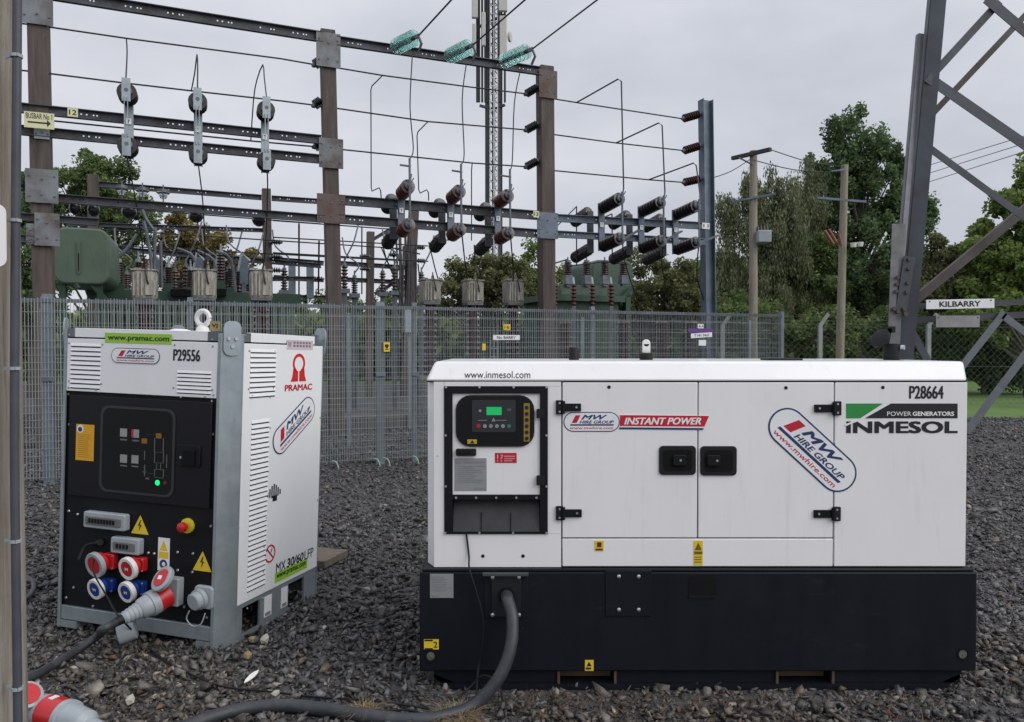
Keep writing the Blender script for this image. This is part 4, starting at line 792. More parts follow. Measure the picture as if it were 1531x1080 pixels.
# roof fittings: white lifting eye and stamped tag
p = BF(303, 492, .12); m = MB(); c = V((p[0], .12, BH + .045)); n = 22
m.tube([c + V((.036 * math.cos(2 * math.pi * i / n), 0, .036 * math.sin(2 * math.pi * i / n))) for i in range(n + 1)], .012, 10, False); m.lathe((c.x, c.y, BH - .036), (0, 0, 1), [(0, .035), (.03, .03), (.045, .018)], 16); m.build('lifting_eye', whitep, bat)
p = BF(321, 487, .05); m = MB(); m.fbox(Fr((p[0], .05, BH - .02), (1, 0, 0), (0, 0, 1), (0, -1, 0)), -.025, 0, .03, .048, 0, .004); tg = m.build('stamped_tag', M('brass_tag', (.42, .33, .16), .5, .2), bat)
m = MB(); m.text(Fr((p[0], .05, BH - .02), (1, 0, 0), (0, 0, 1), (0, -1, 0)), 'VJ', -.015, .014, .02, .036, .0048, 0, .02); m.build('marking', blk, tg)
p = BF(270, 490, .3); m = MB(); m.lathe((p[0], .3, BH - .036), (0, 0, 1), [(0, .06), (.02, .055), (.028, .03)], 20); m.build('roof_cap', white2, bat)
# hanging grey cap
cc = BM @ V((BF(190, 944, -.13)[0], -.13, BF(190, 944, -.13)[1])); dcap = (BM.to_3x3() @ V((-.75, -.55, -.25))).normalized()
m = MB(); m.lathe(cc - dcap * .04, dcap, [(0, .040), (.004, .047), (.075, .05), (.078, .046), (.01, .042)], 26); m.tube([cc + V((.0, -.01, .045)), cc + V((.005, .0, .085)), cc + V((.02, .02, .12))], .004, 6); tag(m.build('socket_cap', greyp), 'loose grey plastic socket cap dangling below the battery cabinet plug', 'socket cap')
# plug in the outlet + main cable
plug = thing('power_plug', BM @ (pc + pd * .06), 'grey industrial plug pushed into the red outlet of the battery cabinet', 'plug')
R3 = BM.to_3x3(); wp = lambda t: BM @ (pc + pd * t); wd = (R3 @ pd).normalized()
m = MB(); m.lathe(wp(.0605), wd, [(0, .060), (.035, .060), (.037, .053), (.075, .048), (.085, .040)], 26); m.build('plug_body', greyp, plug)
m = MB(); m.lathe(wp(.146), wd, [(0, .038)] + [(.009 * i + (.004 if i % 2 else 0), .038 - .0014 * i + (.003 if i % 2 else 0)) for i in range(1, 8)] + [(.08, .021)], 18); m.build('gland_nut', greyp, plug)
m = MB(); m.lathe(wp(.222), wd, [(0, .023), (.04, .020)], 16); m.build('strain_relief', rubber, plug)
e0 = wp(.25); e1 = wp(.32)
wire('power_cable', [e0, e1, Pz(150, 948, .09), Pz(115, 973, .035), Pz(75, 997, .03), Pz(35, 1018, .03), Pz(-10, 1030, .03), Pz(-80, 1045, .03)], .019, 'black power cable running from the battery cabinet plug towards the left pole', 'cable', cablem, smooth=8, n=12)
a = BM @ V((BF(141, 850, -.1)[0], -.1, BF(141, 850, -.1)[1])); b = wp(.24) + V((0, 0, .02))
wire('thin_lead', [BM @ V((BF(141, 835, -.1)[0], -.1, BF(141, 835, -.1)[1])), a + V((.01, -.02, -.02)), a.lerp(b, .55) + V((0, 0, -.015)), b, Pz(215, 960, .03), Pz(240, 985, .02), Pz(275, 1003, .022), Pz(330, 1026, .02), Pz(400, 1034, .024), Pz(470, 1042, .02), Pz(560, 1048, .022), Pz(640, 1060, .02)], .0045, 'thin black lead trailing from the top left socket across the gravel', 'cable', rubber, smooth=8)
# generator cable
g = GB.pt(hc[0], hc[1], -.01)
wire('generator_cable', [g, g + V((.005, -.05, -.005)), P(766, 925, 3.07), P(764, 965, 3.02), P(752, 1002, 2.99), P(732, 1032, 2.97), Pz(704, 1058, .035), Pz(650, 1074, .03), Pz(600, 1076, .03), Pz(545, 1070, .03), Pz(480, 1060, .03), Pz(430, 1055, .03), Pz(380, 1058, .03), Pz(330, 1068, .03), Pz(270, 1090, .03), Pz(180, 1130, .03)], .0255, 'thick dark cable curving from the generator base down onto the gravel', 'cable', cablem, smooth=8, n=14)
wire('thin_lead', [P(697, 797, 3.19), P(701, 830, 3.19), P(702, 852, 3.135), P(712, 885, 3.13), P(722, 925, 3.13), P(721, 965, 3.13), P(715, 1000, 3.13), Pz(712, 1043, .03)], .0042, 'thin black wire hanging down the front of the generator', 'cable', rubber, smooth=8)
wire('thin_lead', [Pz(560, 1063, .02), Pz(610, 1062, .02), Pz(655, 1068, .02), P(700, 1030, 3.08), P(722, 1010, 3.1), P(745, 1022, 3.1), Pz(752, 1050, .02)], .004, 'thin looped wire on the ground beneath the generator corner', 'cable', rubber, smooth=6)
# connector lying bottom left
cb_ = Pz(35, 1052, .06); ce_ = Pz(185, 1102, .055); cd_ = (ce_ - cb_).normalized(); pl2 = thing('cable_connector', V((cb_.x, cb_.y, 0)), 'red and grey industrial cable connector lying on the gravel at bottom left', 'connector')
m = MB(); m.lathe(cb_, cd_, [(0, .045), (.01, .05), (.12, .056), (.13, .06), (.15, .06)], 26); m.build('rear_body', greyp, pl2)
m = MB(); m.lathe(cb_ + cd_ * .1505, cd_, [(0, .063), (.10, .063)], 26); rb_ = m.build('red_collar', redp, pl2)
m = MB(); m.obox(cb_ + cd_ * .185 + V((0, 0, .0625)), cd_, V((0, 0, 1)).cross(cd_), (0, 0, 1), .022, .03, .003); m.build('marking', whitep, rb_)
m = MB(); m.lathe(cb_ + cd_ * .2510, cd_, [(0, .066), (.02, .066), (.022, .058), (.12, .05), (.14, .03), (.2, .026)], 26); m.build('front_body', greyp, pl2)
m = MB(); q = Pz(38, 1045, .11); m.lathe(q, V((.5, -.4, .75)), [(0, .048), (.012, .055), (.03, .055), (.034, .046)], 26); lidp = m.build('lid', greyp, pl2); m = MB(); m.lathe(q + V((.5, -.4, .75)).normalized() * .033, V((.5, -.4, .75)), [(0, .045), (.004, .043)], 22); m.build('lid_face', redp, pl2)
# small things lying about
def pebble(name, px, py, r, mat, lab, cat, sq=(1, .8, .6), seed=0):
    b = Pz(px, py, 0); bm = bmesh.new(); bmesh.ops.create_icosphere(bm, subdivisions=1, radius=r); rg = random.Random(seed)
    for v in bm.verts: v.co = V((v.co.x * sq[0], v.co.y * sq[1], v.co.z * sq[2])) * rg.uniform(.78, 1.12)
    me = bpy.data.meshes.new(name); bm.to_mesh(me); bm.free(); me.materials.append(mat); ob = bpy.data.objects.new(name, me); COL.objects.link(ob); ob.location = (b.x, b.y, r * sq[2] + .012); ob.rotation_euler = (rg.uniform(-.3, .3), rg.uniform(-.3, .3), rg.uniform(0, 3)); tag(ob, lab, cat, 'pale pebbles')
qz = M('quartz', (.50, .48, .42), .7, var=.2, scale=20); sandst = M('sandstone', (.34, .25, .13), .8, var=.2, scale=20)
pebble('pebble', 395, 967, .031, qz, 'pale rounded pebble closest to the right foot of the battery cabinet', 'pebble', (1, .8, .8), 1)
pebble('pebble', 377, 964, .026, sandst, 'buff pebble touching the pale one by the battery cabinet foot', 'pebble', (1, .7, .6), 2)
pebble('pebble', 371, 990, .030, sandst, 'yellow ochre pebble right above the white leaf', 'pebble', (1, .8, .7), 3)
pebble('pebble', 412, 1047, .022, qz, 'small white pebble just above the thick cable', 'pebble', (1, .8, .7), 4)
pebble('pebble', 195, 1058, .026, qz, 'pale stone on the gravel right of the red connector', 'pebble', (1, .7, .8), 5)
pebble('pebble', 485, 945, .018, qz, 'little white stone midway between battery cabinet and generator', 'pebble', (1.3, .7, .6), 6)
b = Pz(375, 1013, .045); m = MB(); f = Fr(b, V((.25, .75, .12)).normalized(), V((-.8, .3, .3)).normalized(), V((0, -.3, 1)).normalized()); m.prism(f, [(-.045, 0), (-.025, .008), (.01, .012), (.035, .008), (.055, 0), (.035, -.008), (.01, -.011), (-.025, -.007)], 0, .003); tag(m.build('leaf', whitep), 'narrow white leaf lying on the gravel in front of the battery cabinet', 'leaf')
# timber offcut behind battery cabinet
b = Pz(492, 836, .03); m = MB(); m.obox(V((b.x - .16, b.y + .05, .035)), V((.95, -.3, 0)).normalized(), V((.3, .95, 0)).normalized(), (0, 0, 1), .45, .30, .05); tag(m.build('timber_board', M('damp_timber', (.17, .14, .11), .85, var=.3, scale=8, stretch=(1, 8, 1)), bevel=.004), 'flat damp timber board poking out behind the battery cabinet', 'board')

# ================================================================== SUBSTATION GANTRY
def chan(m, p, q, h, fl=.07, t=.012, holes=True, gap=.62):
    """a channel-section beam facing the viewer, its web drilled with bolt holes"""
    d = (q - p); L_ = d.length; d.normalize(); up = V((0, 0, 1)); up = (up - d * d.z).normalized(); nn = d.cross(up)
    bx = lambda s0, s1, v0, v1, n0, n1: m.obox(p + d * ((s0 + s1) / 2) + up * ((v0 + v1) / 2) + nn * ((n0 + n1) / 2), d, up, nn, s1 - s0, v1 - v0, n1 - n0)
    bx(0, L_, h / 2 - t, h / 2, 0, fl); bx(0, L_, -h / 2, -h / 2 + t, 0, fl)
    if not holes: bx(0, L_, -h / 2 + t, h / 2 - t, 0, t); return
    a, b = -h * .02, h * .14; bx(0, L_, b, h / 2 - t, 0, t); bx(0, L_, -h / 2 + t, a, 0, t)
    s = 0.0; rg = random.Random(int(L_ * 1000)); c = .18
    while c < L_ - .25:
        for k in (0, .07, .16, .205):
            if rg.random() < .12: continue
            s1 = c + k
            if s1 > L_ - .04: break
            bx(s, s1, a, b, 0, t); s = s1 + .021
        c += gap * rg.uniform(.8, 1.15)
    bx(s, L_, a, b, 0, t)
def post_at(px0, py0, px1, py1, off=0.0):
    """top point, and foot on the ground straight down the measured lean"""
    a = G(px0, py0, off); b = G(px1, py1, off); d = (b - a); return a, a + d * (a.z / -d.z)
gy = thing('gantry', G(490, 470) * V((1, 1, 0)) if False else V((G(490, 470).x, G(490, 470).y, 0)), 'tall front gantry of brown posts and drilled steel beams across the substation', 'gantry')
def obl(name, mat, c, w_, d_, h_, parent, bev=.0): m = MB(); m.obox(c, GU, GN, (0, 0, 1), w_, d_, h_); return m.build(name, mat, parent, bevel=bev)
posts = []
for (a, b, c, d), wd in (((56, -60, 66, 450), .255), ((489, 47, 499, 455), .235), ((814.5, 101, 817.5, 460), .265)):
    tp, ft = post_at(a, b, c, d); m = MB(); m.beam(ft, tp, wd, wd * .95, GN); posts.append(m.build('post', postm, gy, bevel=.012))
tp, ft = post_at(1055, 150, 1059.5, 470); m = MB(); hw = .125
for s in (-1, 1): m.beam(ft + GU * s * .112, tp + GU * s * .112, .014, .19, GN)
m.beam(ft, tp, .21, .012, GN); posts.append(m.build('steel_post', blum, gy))
def pplate(px0, py0, px1, py1, mat, w=.0, parent=gy, holes=1):
    p = G(px0, py1, -.16 - w); q = G(px1, py0, -.16 - w); m = MB(); c = (p + q) / 2; m.obox(c, GU, GN, (0, 0, 1), (q - p).dot(GU), .014, q.z - p.z); pl = m.build('gusset_plate', mat, parent)
    for i, j in ((-.38, .3), (.38, .3), (-.38, -.3), (.38, -.3), (0, .2), (0, -.25)):
        MB().lathe(c + GU * (q - p).dot(GU) * i + V((0, 0, (q.z - p.z) * j)) + GN * .007, GN, [(0, .016), (.014, .013)], 6).build('bolt', galvd, pl)
pplate(31, -20, 79, 33, rustpl); pplate(51, 172, 74, 207, galv); pplate(38, 255, 87, 302, rustpl, .01); pplate(52, 320, 89, 367, rustpl, .02); pplate(39, 335, 53, 365, rustpl, .0)
pplate(473, 52, 509, 98, rustpl); pplate(477, 209, 513, 250, rustpl); pplate(474, 292, 516, 333, rust2); pplate(803, 319, 834, 356, blum); pplate(806, 107, 833, 145, rust2)
BEAMS = [((20, -16), (482, 57), .165), ((503, 62.5), (806, 107.5), .15), ((28, 162), (480, 210), .14), ((26, 195), (480, 239), .14), ((78, 296.5), (486, 328), .125), ((26, 324), (148, 333), .11), ((22, 356), (53, 359), .11),
         ((506, 299.5), (806, 323), .16), ((506, 328), (806, 350), .15), ((830, 326.5), (1054, 338.5), .14), ((830, 350.5), (1054, 362.5), .125)]
for (a, b, h) in BEAMS:
    m = MB(); chan(m, G(a[0], a[1], -.10), G(b[0], b[1], -.10), h); m.build('beam', beamm if a[0] < 820 else blum, gy)
# beam number plates and the direction board
def gsign(name, px0, py0, px1, py1, mat, lab, cat, txt=None, arrow=False, off=-.32, ink=None, group=None, shear=0):
    p = G(px0, py1, off); q = G(px1, py0, off); u = V(((q - p).dot(GU), 0, 0)).x; f = Fr(p, GU, (0, 0, 1), GN); h = q.z - p.z
    t = thing(name, (p + q) / 2, lab, cat, group); m = MB(); m.fbox(f, 0, 0, u, h, -.008, 0); m.build('board', mat, t); m = MB()
    if arrow: m.text(f, txt, u * .06, h * .58, u * .93, h * .93, .002, 0, .01); m.fbox(f, u * .12, h * .30, u * .78, h * .40, 0, .002); m.prism(f, [(u * .76, h * .12), (u * .88, h * .35), (u * .76, h * .58)], 0, .002)
    elif txt: m.text(f, txt, u * .14, h * .22, u * .86, h * .80, .002, shear, .015)
    if m.v: m.build('lettering', ink or blk, t)
    return t
gsign('direction_sign', 36, 170.5, 81, 190, signp, 'pale yellow board with lettering and a black arrow on the left gantry post', 'sign', 'BUSBAR No 1', True)
gsign('number_plate', 101, 162.5, 116.5, 174, signp, 'small cream number plate on the upper left gantry beam', 'sign', '12', off=-.26)
gsign('number_plate', 797.5, 316, 806, 325, signp, 'small cream number plate beside the third gantry post', 'sign', '13', off=-.26)
gsign('number_plate', 1050, 334, 1061, 342, signw, 'small white number plate on the blue steel gantry post', 'sign', '11', off=-.26)
# ---- strain insulators on the posts
def insul(name, p, q, ro, ri, k, mat, lab, group=None, cap=True, n=14):
    t = thing(name, p, lab, 'insulator', group); m = MB(); m.ribs(p, q, ro, ri, k, n); m.build('porcelain', mat, t); d = (q - p).normalized()
    m = MB(); m.lathe(p - d * .04, d, [(0, ri * .9), (.045, ri * 1.15)], 10); m.build('end_cap', galvd, t); m = MB(); m.lathe(q - d * .005, d, [(0, ri * 1.15), (.03, ri), (.06, ri * .5)], 10); m.build('end_cap', galvd, t); return t
ordw = ['top', 'middle', 'bottom']
for j, (py0, py1) in enumerate(((133, 140.5), (188, 194.5), (243, 249.5))): insul('strain_insulator', G(803, py0 - 2, .0), G(787, py1, .02), .078, .04, 7, porcb, '%s dark strain insulator on the left of the third gantry post' % ordw[j], 'strain insulators of the busbars')
for j, (p, q) in enumerate((((1045, 171), (1022, 177.5)), ((1045, 218.5), (1023, 225.5)), ((1046, 268), (1023, 273)))): insul('strain_insulator', G(*p), G(*q), .085, .04, 7, porc, '%s dark strain insulator on the blue steel gantry post' % ordw[j], 'strain insulators of the busbars')
for j, (p, q) in enumerate((((481, 90), (470.5, 97)), ((480, 151), (470, 157.5)), ((480, 217), (471, 219.5)))): insul('strain_insulator', G(*p), G(*q), .085, .04, 5, porcb, '%s dark strain insulator on the left of the second gantry post' % ordw[j], 'strain insulators of the busbars')
# ---- busbar wires
BUS = [([(-40, 27), (29, 35), (69, 40), (192, 58), (420, 88), (471, 97)], 'left', 0), ([(-40, 96), (29, 105), (72, 110), (183, 124), (286, 136), (420, 151), (470, 157.5)], 'left', 1), ([(80, 181), (375, 211), (471, 219.5)], 'left', 2),
       ([(500, 101), (572, 113), (700, 130), (787, 140.5)], 'middle', 0), ([(502, 162), (640, 182), (787, 194.5)], 'middle', 1), ([(513, 224), (706, 244), (787, 249.5)], 'middle', 2),
       ([(825, 147.5), (862, 153.6), (1022, 178)], 'right', 0), ([(825, 201), (921, 214), (1023, 225.5)], 'right', 1), ([(825, 255), (970, 269), (1023, 273)], 'right', 2)]
for pts, bay, j in BUS: wire('busbar_wire', [G(*q) for q in pts], .0125, '%s horizontal busbar wire of the %s gantry bay' % (ordw[j], bay), 'wire', group='busbar wires')
# ---- isolator switches
def isolator(px, yu, yl, L_, ro, k, mat, lab, style, ext=8, back=True):
    b0 = G(px, (yu + yl) / 2, -.2); t = thing('isolator_switch', b0, lab, 'isolator', 'isolator switches on the gantry'); up = V((0, 0, 1))
    a = G(px, yu, -.19); c = G(px + .6, yl, -.19); tp = G(px, yu - ext, -.19); bt = G(px + .6, yl + ext * .8, -.19)
    m = MB(); w2 = .055
    m.beam(bt, tp, .11, .012, GN); m.beam(bt + GU * w2 + GN * -.02, tp + GU * w2 + GN * -.02, .01, .05, GN); m.beam(bt - GU * w2 + GN * -.02, tp - GU * w2 + GN * -.02, .01, .05, GN); m.build('channel', galv if style == 'blade' else blum, t)
    up_t = V((0, 0, .10 if style != 'blade' else 0))
    ends = []
    for q in (a, c):
        e = q + GN * L_ + up_t * (L_ / .6) * .55; m = MB(); m.ribs(q + GN * .012, e, ro, ro * .5, k, 16); m.build('insulator', mat, t); m = MB(); d = (e - q).normalized(); m.lathe(e - d * .003, d, [(0, ro * .6), (.03, ro * .55), (.04, .03), (.07, .03)], 12); m.build('end_cap', galvd, t); ends.append(e + d * .06)
    m = MB()
    if style == 'blade':
        m.beam(ends[0] + up * .17, ends[0] - up * .16, .115, .012, GN); m.beam(ends[1] + up * .14, ends[1] - up * .17, .115, .012, GN)
        for s in (-1, 1): m.beam(ends[0] - up * .1 + GU * s * .022 + GN * .02, ends[1] + up * .1 + GU * s * .022 + GN * .02, .01, .028, GN)
    else:
        m.tube([ends[0] + up * .1, ends[1] - up * .05], .018, 8); m.tube([ends[0] - up * .02, ends[0] + up * .17 + GU * .03], .014, 6); m.tube([ends[0], ends[0] + up * .11 + GU * .07], .010, 6)
        if style == 'horn': m.tube([ends[0] + up * .30 - GU * .16, ends[0] + up * .29 + GU * .02], .016, 6); m.tube([ends[0] + up * .1, ends[0] + up * .42], .02, 6)
    m.build('contact_blade', galv if style == 'blade' else galvd, t)
    p = G(px, (yu + yl) / 2 - 4, -.21); m = MB(); m.obox(p + GN * .012, GU, GN, up, .07, .004, .085); s = m.build('tag', signw, t); m = MB(); m.text(Fr(p + GN * .015, GU, up, GN), 'T', -.018, -.025, .018, .025, .001, 0, .02); m.build('lettering', blk, s)
    if back:
        m = MB(); m.beam(bt - GN * .35 - GU * .06 + up * .0, tp - GN * .35 - GU * .06 - up * .1, .12, .05, GN); m.build('rear_channel', beamm, t)
        for q in (a, c):
            q2 = q - GN * .40 - GU * .06; e = q2 - GN * L_ * .9 - up * .10; m = MB(); m.ribs(q2, e, ro, ro * .55, k, 16); m.build('insulator', porcb, t)
    return ends
E1 = [isolator(px, yu, yl, .33, .135, 4, porcb, '%s isolator with dark round insulators high in the left gantry bay' % w_, 'blade', 16, False) for px, yu, yl, w_ in ((192.5, 147, 225, 'leftmost'), (296, 160, 236, 'middle'), (396, 172, 246, 'rightmost'))]
E2 = [isolator(px, yu, yl, .52, .12, 4, porcr, '%s red-brown isolator in the middle gantry bay' % w_, 'horn', 9) for px, yu, yl, w_ in ((600, 291, 347, 'leftmost'), (674, 298, 353, 'second'), (744.5, 304, 358, 'rightmost'))]
E3 = [isolator(px, yu, yl, .70, .118, 7, porcb, '%s dark isolator in the right gantry bay' % w_, 'rod', 8) for px, yu, yl, w_ in ((899.5, 312, 369, 'leftmost'), (959, 317, 372, 'middle'), (1010, 322, 374, 'rightmost'))]
# operating levers of the right bay
for (a, b), w_ in zip((((925, 362), (961, 341)), ((985, 365), (1019, 346)), ((1038, 366), (1074, 352))), ('leftmost', 'middle', 'rightmost')):
    tag(MB().beam(G(*a, -.75), G(*b, -.1), .05, .03).build('operating_lever', galvd), '%s slanting steel lever beneath the right bay isolators' % w_, 'lever', 'operating levers')
# ---- droppers
def drop(pts, lab, r=.0105, off=0.0, sm=4): wire('drop_wire', [q if isinstance(q, Vector) else G(q[0], q[1], q[2] if len(q) > 2 else off) for q in pts], r, lab, 'wire', group='drop wires', smooth=sm)
o1 = -.48
drop([(189, 58), (190, 80, -.2), E1[0][0] + V((0, 0, .16))], 'short drop wire to the leftmost high isolator'); drop([(286, 136), (291, 110, -.2), (294.5, 82, -.3), (295.5, 100, o1), E1[1][0] + V((0, 0, .16))], 'hooped drop wire to the middle high isolator', sm=2)
drop([(375, 211), (379, 150, -.1), (384, 120, -.2), (393, 97, -.3), (395, 115, o1), E1[2][0] + V((0, 0, .16))], 'tall hooped drop wire to the rightmost high isolator', sm=2)
drop([E1[0][1] - V((0, 0, .16)), (203, 300, -.2), (212, 360, .2), (216.5, 402, .5)], 'tail wire from the leftmost high isolator to the instrument below'); drop([E1[1][1] - V((0, 0, .16)), (303, 300, -.2), (306, 360, .2), (306.5, 404, .5)], 'tail wire from the middle high isolator to the instrument below'); drop([E1[2][1] - V((0, 0, .16)), (400, 290, -.3), (396, 380, .2), (391, 406, .5)], 'tail wire from the rightmost high isolator to the instrument below')
for e_, (x, y), (x2, y2), (xt, yt), w_ in zip(E2, ((622, 262), (698, 270), (770, 280)), ((613, 160), (691, 150), (769, 155)), ((616.5, 82), (697, 97), (777, 110)), ('leftmost', 'middle', 'rightmost')):
    drop([(xt, yt, -.3), (x2, y2, -.4), (x - 4, y - 40, -.55), e_[0] + V((0, 0, .41))], '%s long drop wire from the glass insulators to the red-brown isolators' % w_)
drop([(572, 113), (556, 129, -.05), (554.5, 135, -.05), (555, 280, .3), (556, 286, .3), (567, 281, .4), (569, 285, .4), (570, 296, .5)], 'leftmost cranked drop wire of the middle gantry bay', sm=1)
drop([(640, 182), (625, 197, -.05), (623.5, 203), (626, 284, .3), (628, 289, .3), (638, 284, .4), (640.5, 288, .4), (641, 300, .5)], 'second cranked drop wire of the middle gantry bay', sm=1)
drop([(706, 244), (705, 255), (705, 360, .5)], 'third straight drop wire of the middle gantry bay', sm=1)
for e_, (a, b, c, d), w_ in zip(E3, (((862, 153.6), (924, 118.5), (929, 122), (930, 298)), ((921, 214), (985, 184), (990, 188), (990, 303)), ((970, 269), (1037, 244), (1041, 248), (1041, 309))), ('leftmost', 'middle', 'rightmost')):
    drop([a, (*b, -.4), (*c, -.62), e_[0] + V((0, 0, .16)) + GU * .03], '%s stiff bent conductor rising over the right gantry bay' % w_, .014, sm=1)
for pts, lab in (([(571, 358, .7), (577, 385, .7), (592, 420, .7), (606, 470, .7)], 'slack tail under the leftmost red-brown isolator'), ([(641, 362, .7), (650, 400, .6), (657, 424, .6)], 'slack tail under the second red-brown isolator'), ([E2[1][1] - V((0, 0, .04)), (696, 400, .0), (699, 420, .5)], 'tail wire to the middle cream instrument head of the right trio'), ([E2[2][1] - V((0, 0, .04)), (767, 400, .0), (767, 424, .5)], 'tail wire to the rightmost cream instrument head'), ([(709, 366, .7), (710, 405, .7), (706, 425, .5)], 'slack tail beside the telecom mast'), ([(862, 309, .4), (862, 397, .6)], 'leftmost thin vertical rod behind the right gantry bay'), ([(915, 320, .4), (915.5, 385, .6)], 'middle thin vertical rod behind the right gantry bay'), ([E3[0][1], (935, 395, 0), (960, 470, .5)], 'slack tail under the leftmost dark isolator'), ([E3[1][1], (990, 400, 0), (1005, 470, .5)], 'slack tail under the middle dark isolator'), ([E3[2][1], (1042, 410, 0), (1052, 450, .0)], 'slack tail under the rightmost dark isolator')): drop(pts, lab, .012)
for (p, q), w_ in zip((((826, 345, -.1), (862, 309, .4)), ((880, 335, .4), (915, 320, .4))), ('lower', 'upper')): drop([p, q], '%s slanting stay rod behind the right gantry bay' % w_, .012, sm=0)
# ---- post insulators hanging below the lower left beam
for (x, y), w_ in zip(((112, 312), (140, 315), (193, 318), (293, 325), (387, 331)), ('first', 'second', 'third', 'fourth', 'fifth')):
    p = G(x, y - 9, .15); t = thing('hanging_insulator', p, '%s dark insulator from the left hanging below the lower left beam' % w_, 'insulator', 'insulators below the lower left beam'); s = .08 if x < 150 else .105
    m = MB(); m.lathe(p, (0, 0, -1), [(0, s * .8), (.05, s), (.10, s * 1.02), (.15, s * .75), (.18, s * .3)], 16); m.build('porcelain', porcb, t); m = MB(); m.lathe(p + V((0, 0, .09)), (0, 0, -1), [(0, .015), (.1, .025)], 8); m.build('pin', galvd, t)
# ---- teal glass strings and overhead lines
for (a, b, e), w_ in zip((((592, 70), (621, 56), (764, -97)), ((672, 84), (702, 70), (905, -104)), ((752, 92), (790, 76), (1020, -96))), ('leftmost', 'middle', 'rightmost')):
    p = G(*a, -.3); q = P(b[0], b[1], p.y - .55); d = (q - p); l_ = d.length; d.normalize(); t = thing('glass_insulator_string', p, '%s teal glass disc insulator string on the top beam' % w_, 'insulator', 'glass insulator strings'); k = 6
    m = MB()
    for i in range(k): m.lathe(p + d * (l_ * i / k), d, [(0, .03), (.012, .09), (.03, .125), (.045, .13), (.05, .11), (.035, .04)], 22)
    m.build('glass_discs', teal, t); m = MB(); m.tube([p - d * .1, q], .022, 8)
    for i in range(k): m.lathe(p + d * (l_ * i / k + .05), d, [(0, .038), (.05, .034)], 10)
    m.build('pin', beamm, t); m = MB(); m.beam(q, q + d * .12, .03, .06); m.tube([q + d * .1, q + d * .1 + V((.05, 0, -.12)), q + d * .02 + V((.04, 0, -.24))], .022, 6); m.build('tension_clamp', galvd, t)
    wire('overhead_line', [q + d * .1, P(e[0], e[1], p.y - 3.0)], .014, '%s overhead line rising from the glass insulators out of the frame' % w_, 'wire', group='overhead lines')
# ---- instrument transformers with cream heads
def instrument(px, lab, off, yt=406, yb=447, brown=porc, box=True, w_=.36):
    c = G(px, (yt + yb) / 2, off); z1 = G(px, yt, off).z; z0 = G(px, yb, off).z; h = z1 - z0; f = V((c.x, c.y, 0)); t = thing('instrument_transformer', f, lab, 'transformer', 'cream headed instrument transformers'); up = V((0, 0, 1))
    if box:
        m = MB(); ring = []
        for zz, k in ((z0, .92), (z0 + .03, 1.0), (z1 - .06, 1.0), (z1, .93)):
            for s, d_ in ((-.5, -.34), (-.34, -.5), (.34, -.5), (.5, -.34), (.5, .34), (.34, .5), (-.34, .5), (-.5, .34)): ring.append(f + GU * (s * w_ * k) - GN * (d_ * w_ * k) + up * zz)
        fs = [tuple(range(7, -1, -1)), tuple(range(24, 32))] + [(r * 8 + i, r * 8 + (i + 1) % 8, r * 8 + 8 + (i + 1) % 8, r * 8 + 8 + i) for r in range(3) for i in range(8)]; m.add(ring, fs); m.build('head', beige, t)
        m = MB()
        for s in (-.40, -.24, -.10): m.obox(f + GU * s * w_ + GN * (w_ * .52) + up * (z0 + h * .5), GU, GN, up, .022, .03, h * .82)
        m.prism(Fr(f + GN * w_ * .5, GU, up, GN), [(.04 * w_, z0 + .05), (.34 * w_, z0 + .05), (.34 * w_, z0 + h * .62), (.19 * w_, z0 + h * .78), (.04 * w_, z0 + h * .62)], 0, .028); m.obox(f + GU * .4 * w_ + GN * (w_ * .45) + up * (z0 + h * .5), GU, GN, up, .03, .03, h * .8); m.build('cooling_rib', beige, t)
        m = MB(); m.obox(f + up * (z1 + .012), GU, GN, up, w_ * 1.04, w_ * 1.04, .02); m.lathe(f + up * z1 + GU * .05, up, [(0, .03), (.09, .025), (.1, .012), (.16, .012)], 10); m.obox(f - GU * .1 + up * (z1 + .035), GU, GN, up, .1, .1, .03); m.build('lid', beige, t)
        m = MB(); m.tube(smoothpts([f + up * (z1 + .12) + GU * .05, f + up * (z1 - .02) + GN * w_ * .62 + GU * .02, f + up * (z0 + h * .5) + GN * w_ * .6 + GU * .06], 5), .012, 6); m.build('lead', wirem, t)
        m = MB(); m.obox(f + up * (z0 - .018), GU, GN, up, w_ * .9, w_ * .9, .034); m.build('collar', galvd, t)
    zb = .95; m = MB(); m.ribs(f + up * (z0 - .036 if box else z1), f + up * zb, w_ * .40, w_ * .26, 12, 14); m.build('porcelain_column', brown, t)
    m = MB(); m.obox(f + up * (zb - .04), GU, GN, up, .5, .45, .08)
    for s in (-1, 1):
        for s2 in (-1, 1): m.beam(f + GU * s * .2 + GN * s2 * .18, f + GU * s * .2 + GN * s2 * .18 + up * (zb - .08), .06, .06)
    m.build('pedestal', galvd, t)
for px, w_ in ((217, 'leftmost cream ribbed instrument head behind the battery cabinet'), (306, 'middle cream ribbed instrument head above the lifting eye'), (390, 'third cream ribbed instrument head, left of the second gantry post')): instrument(px, w_, .55)
for px, w_, yt in ((643, 'first cream instrument head of the trio left of the telecom mast', 420), (707, 'second cream instrument head of the trio, nearest the mast on its left', 421), (767, 'third cream instrument head of the trio, right of the telecom mast', 421)): instrument(px, w_, .6, yt, yt + 33, w_=.34)
for px, w_ in ((844, 'slim brown porcelain column behind the fence, first right of the third post'), (932, 'slim brown porcelain column behind the fence above the generator'), (990, 'slim brown porcelain column behind the fence near the white lifting eye'), (1034, 'slim brown porcelain column beside the blue steel post')): instrument(px, w_, -.9, 480, 540, box=False, w_=.34)
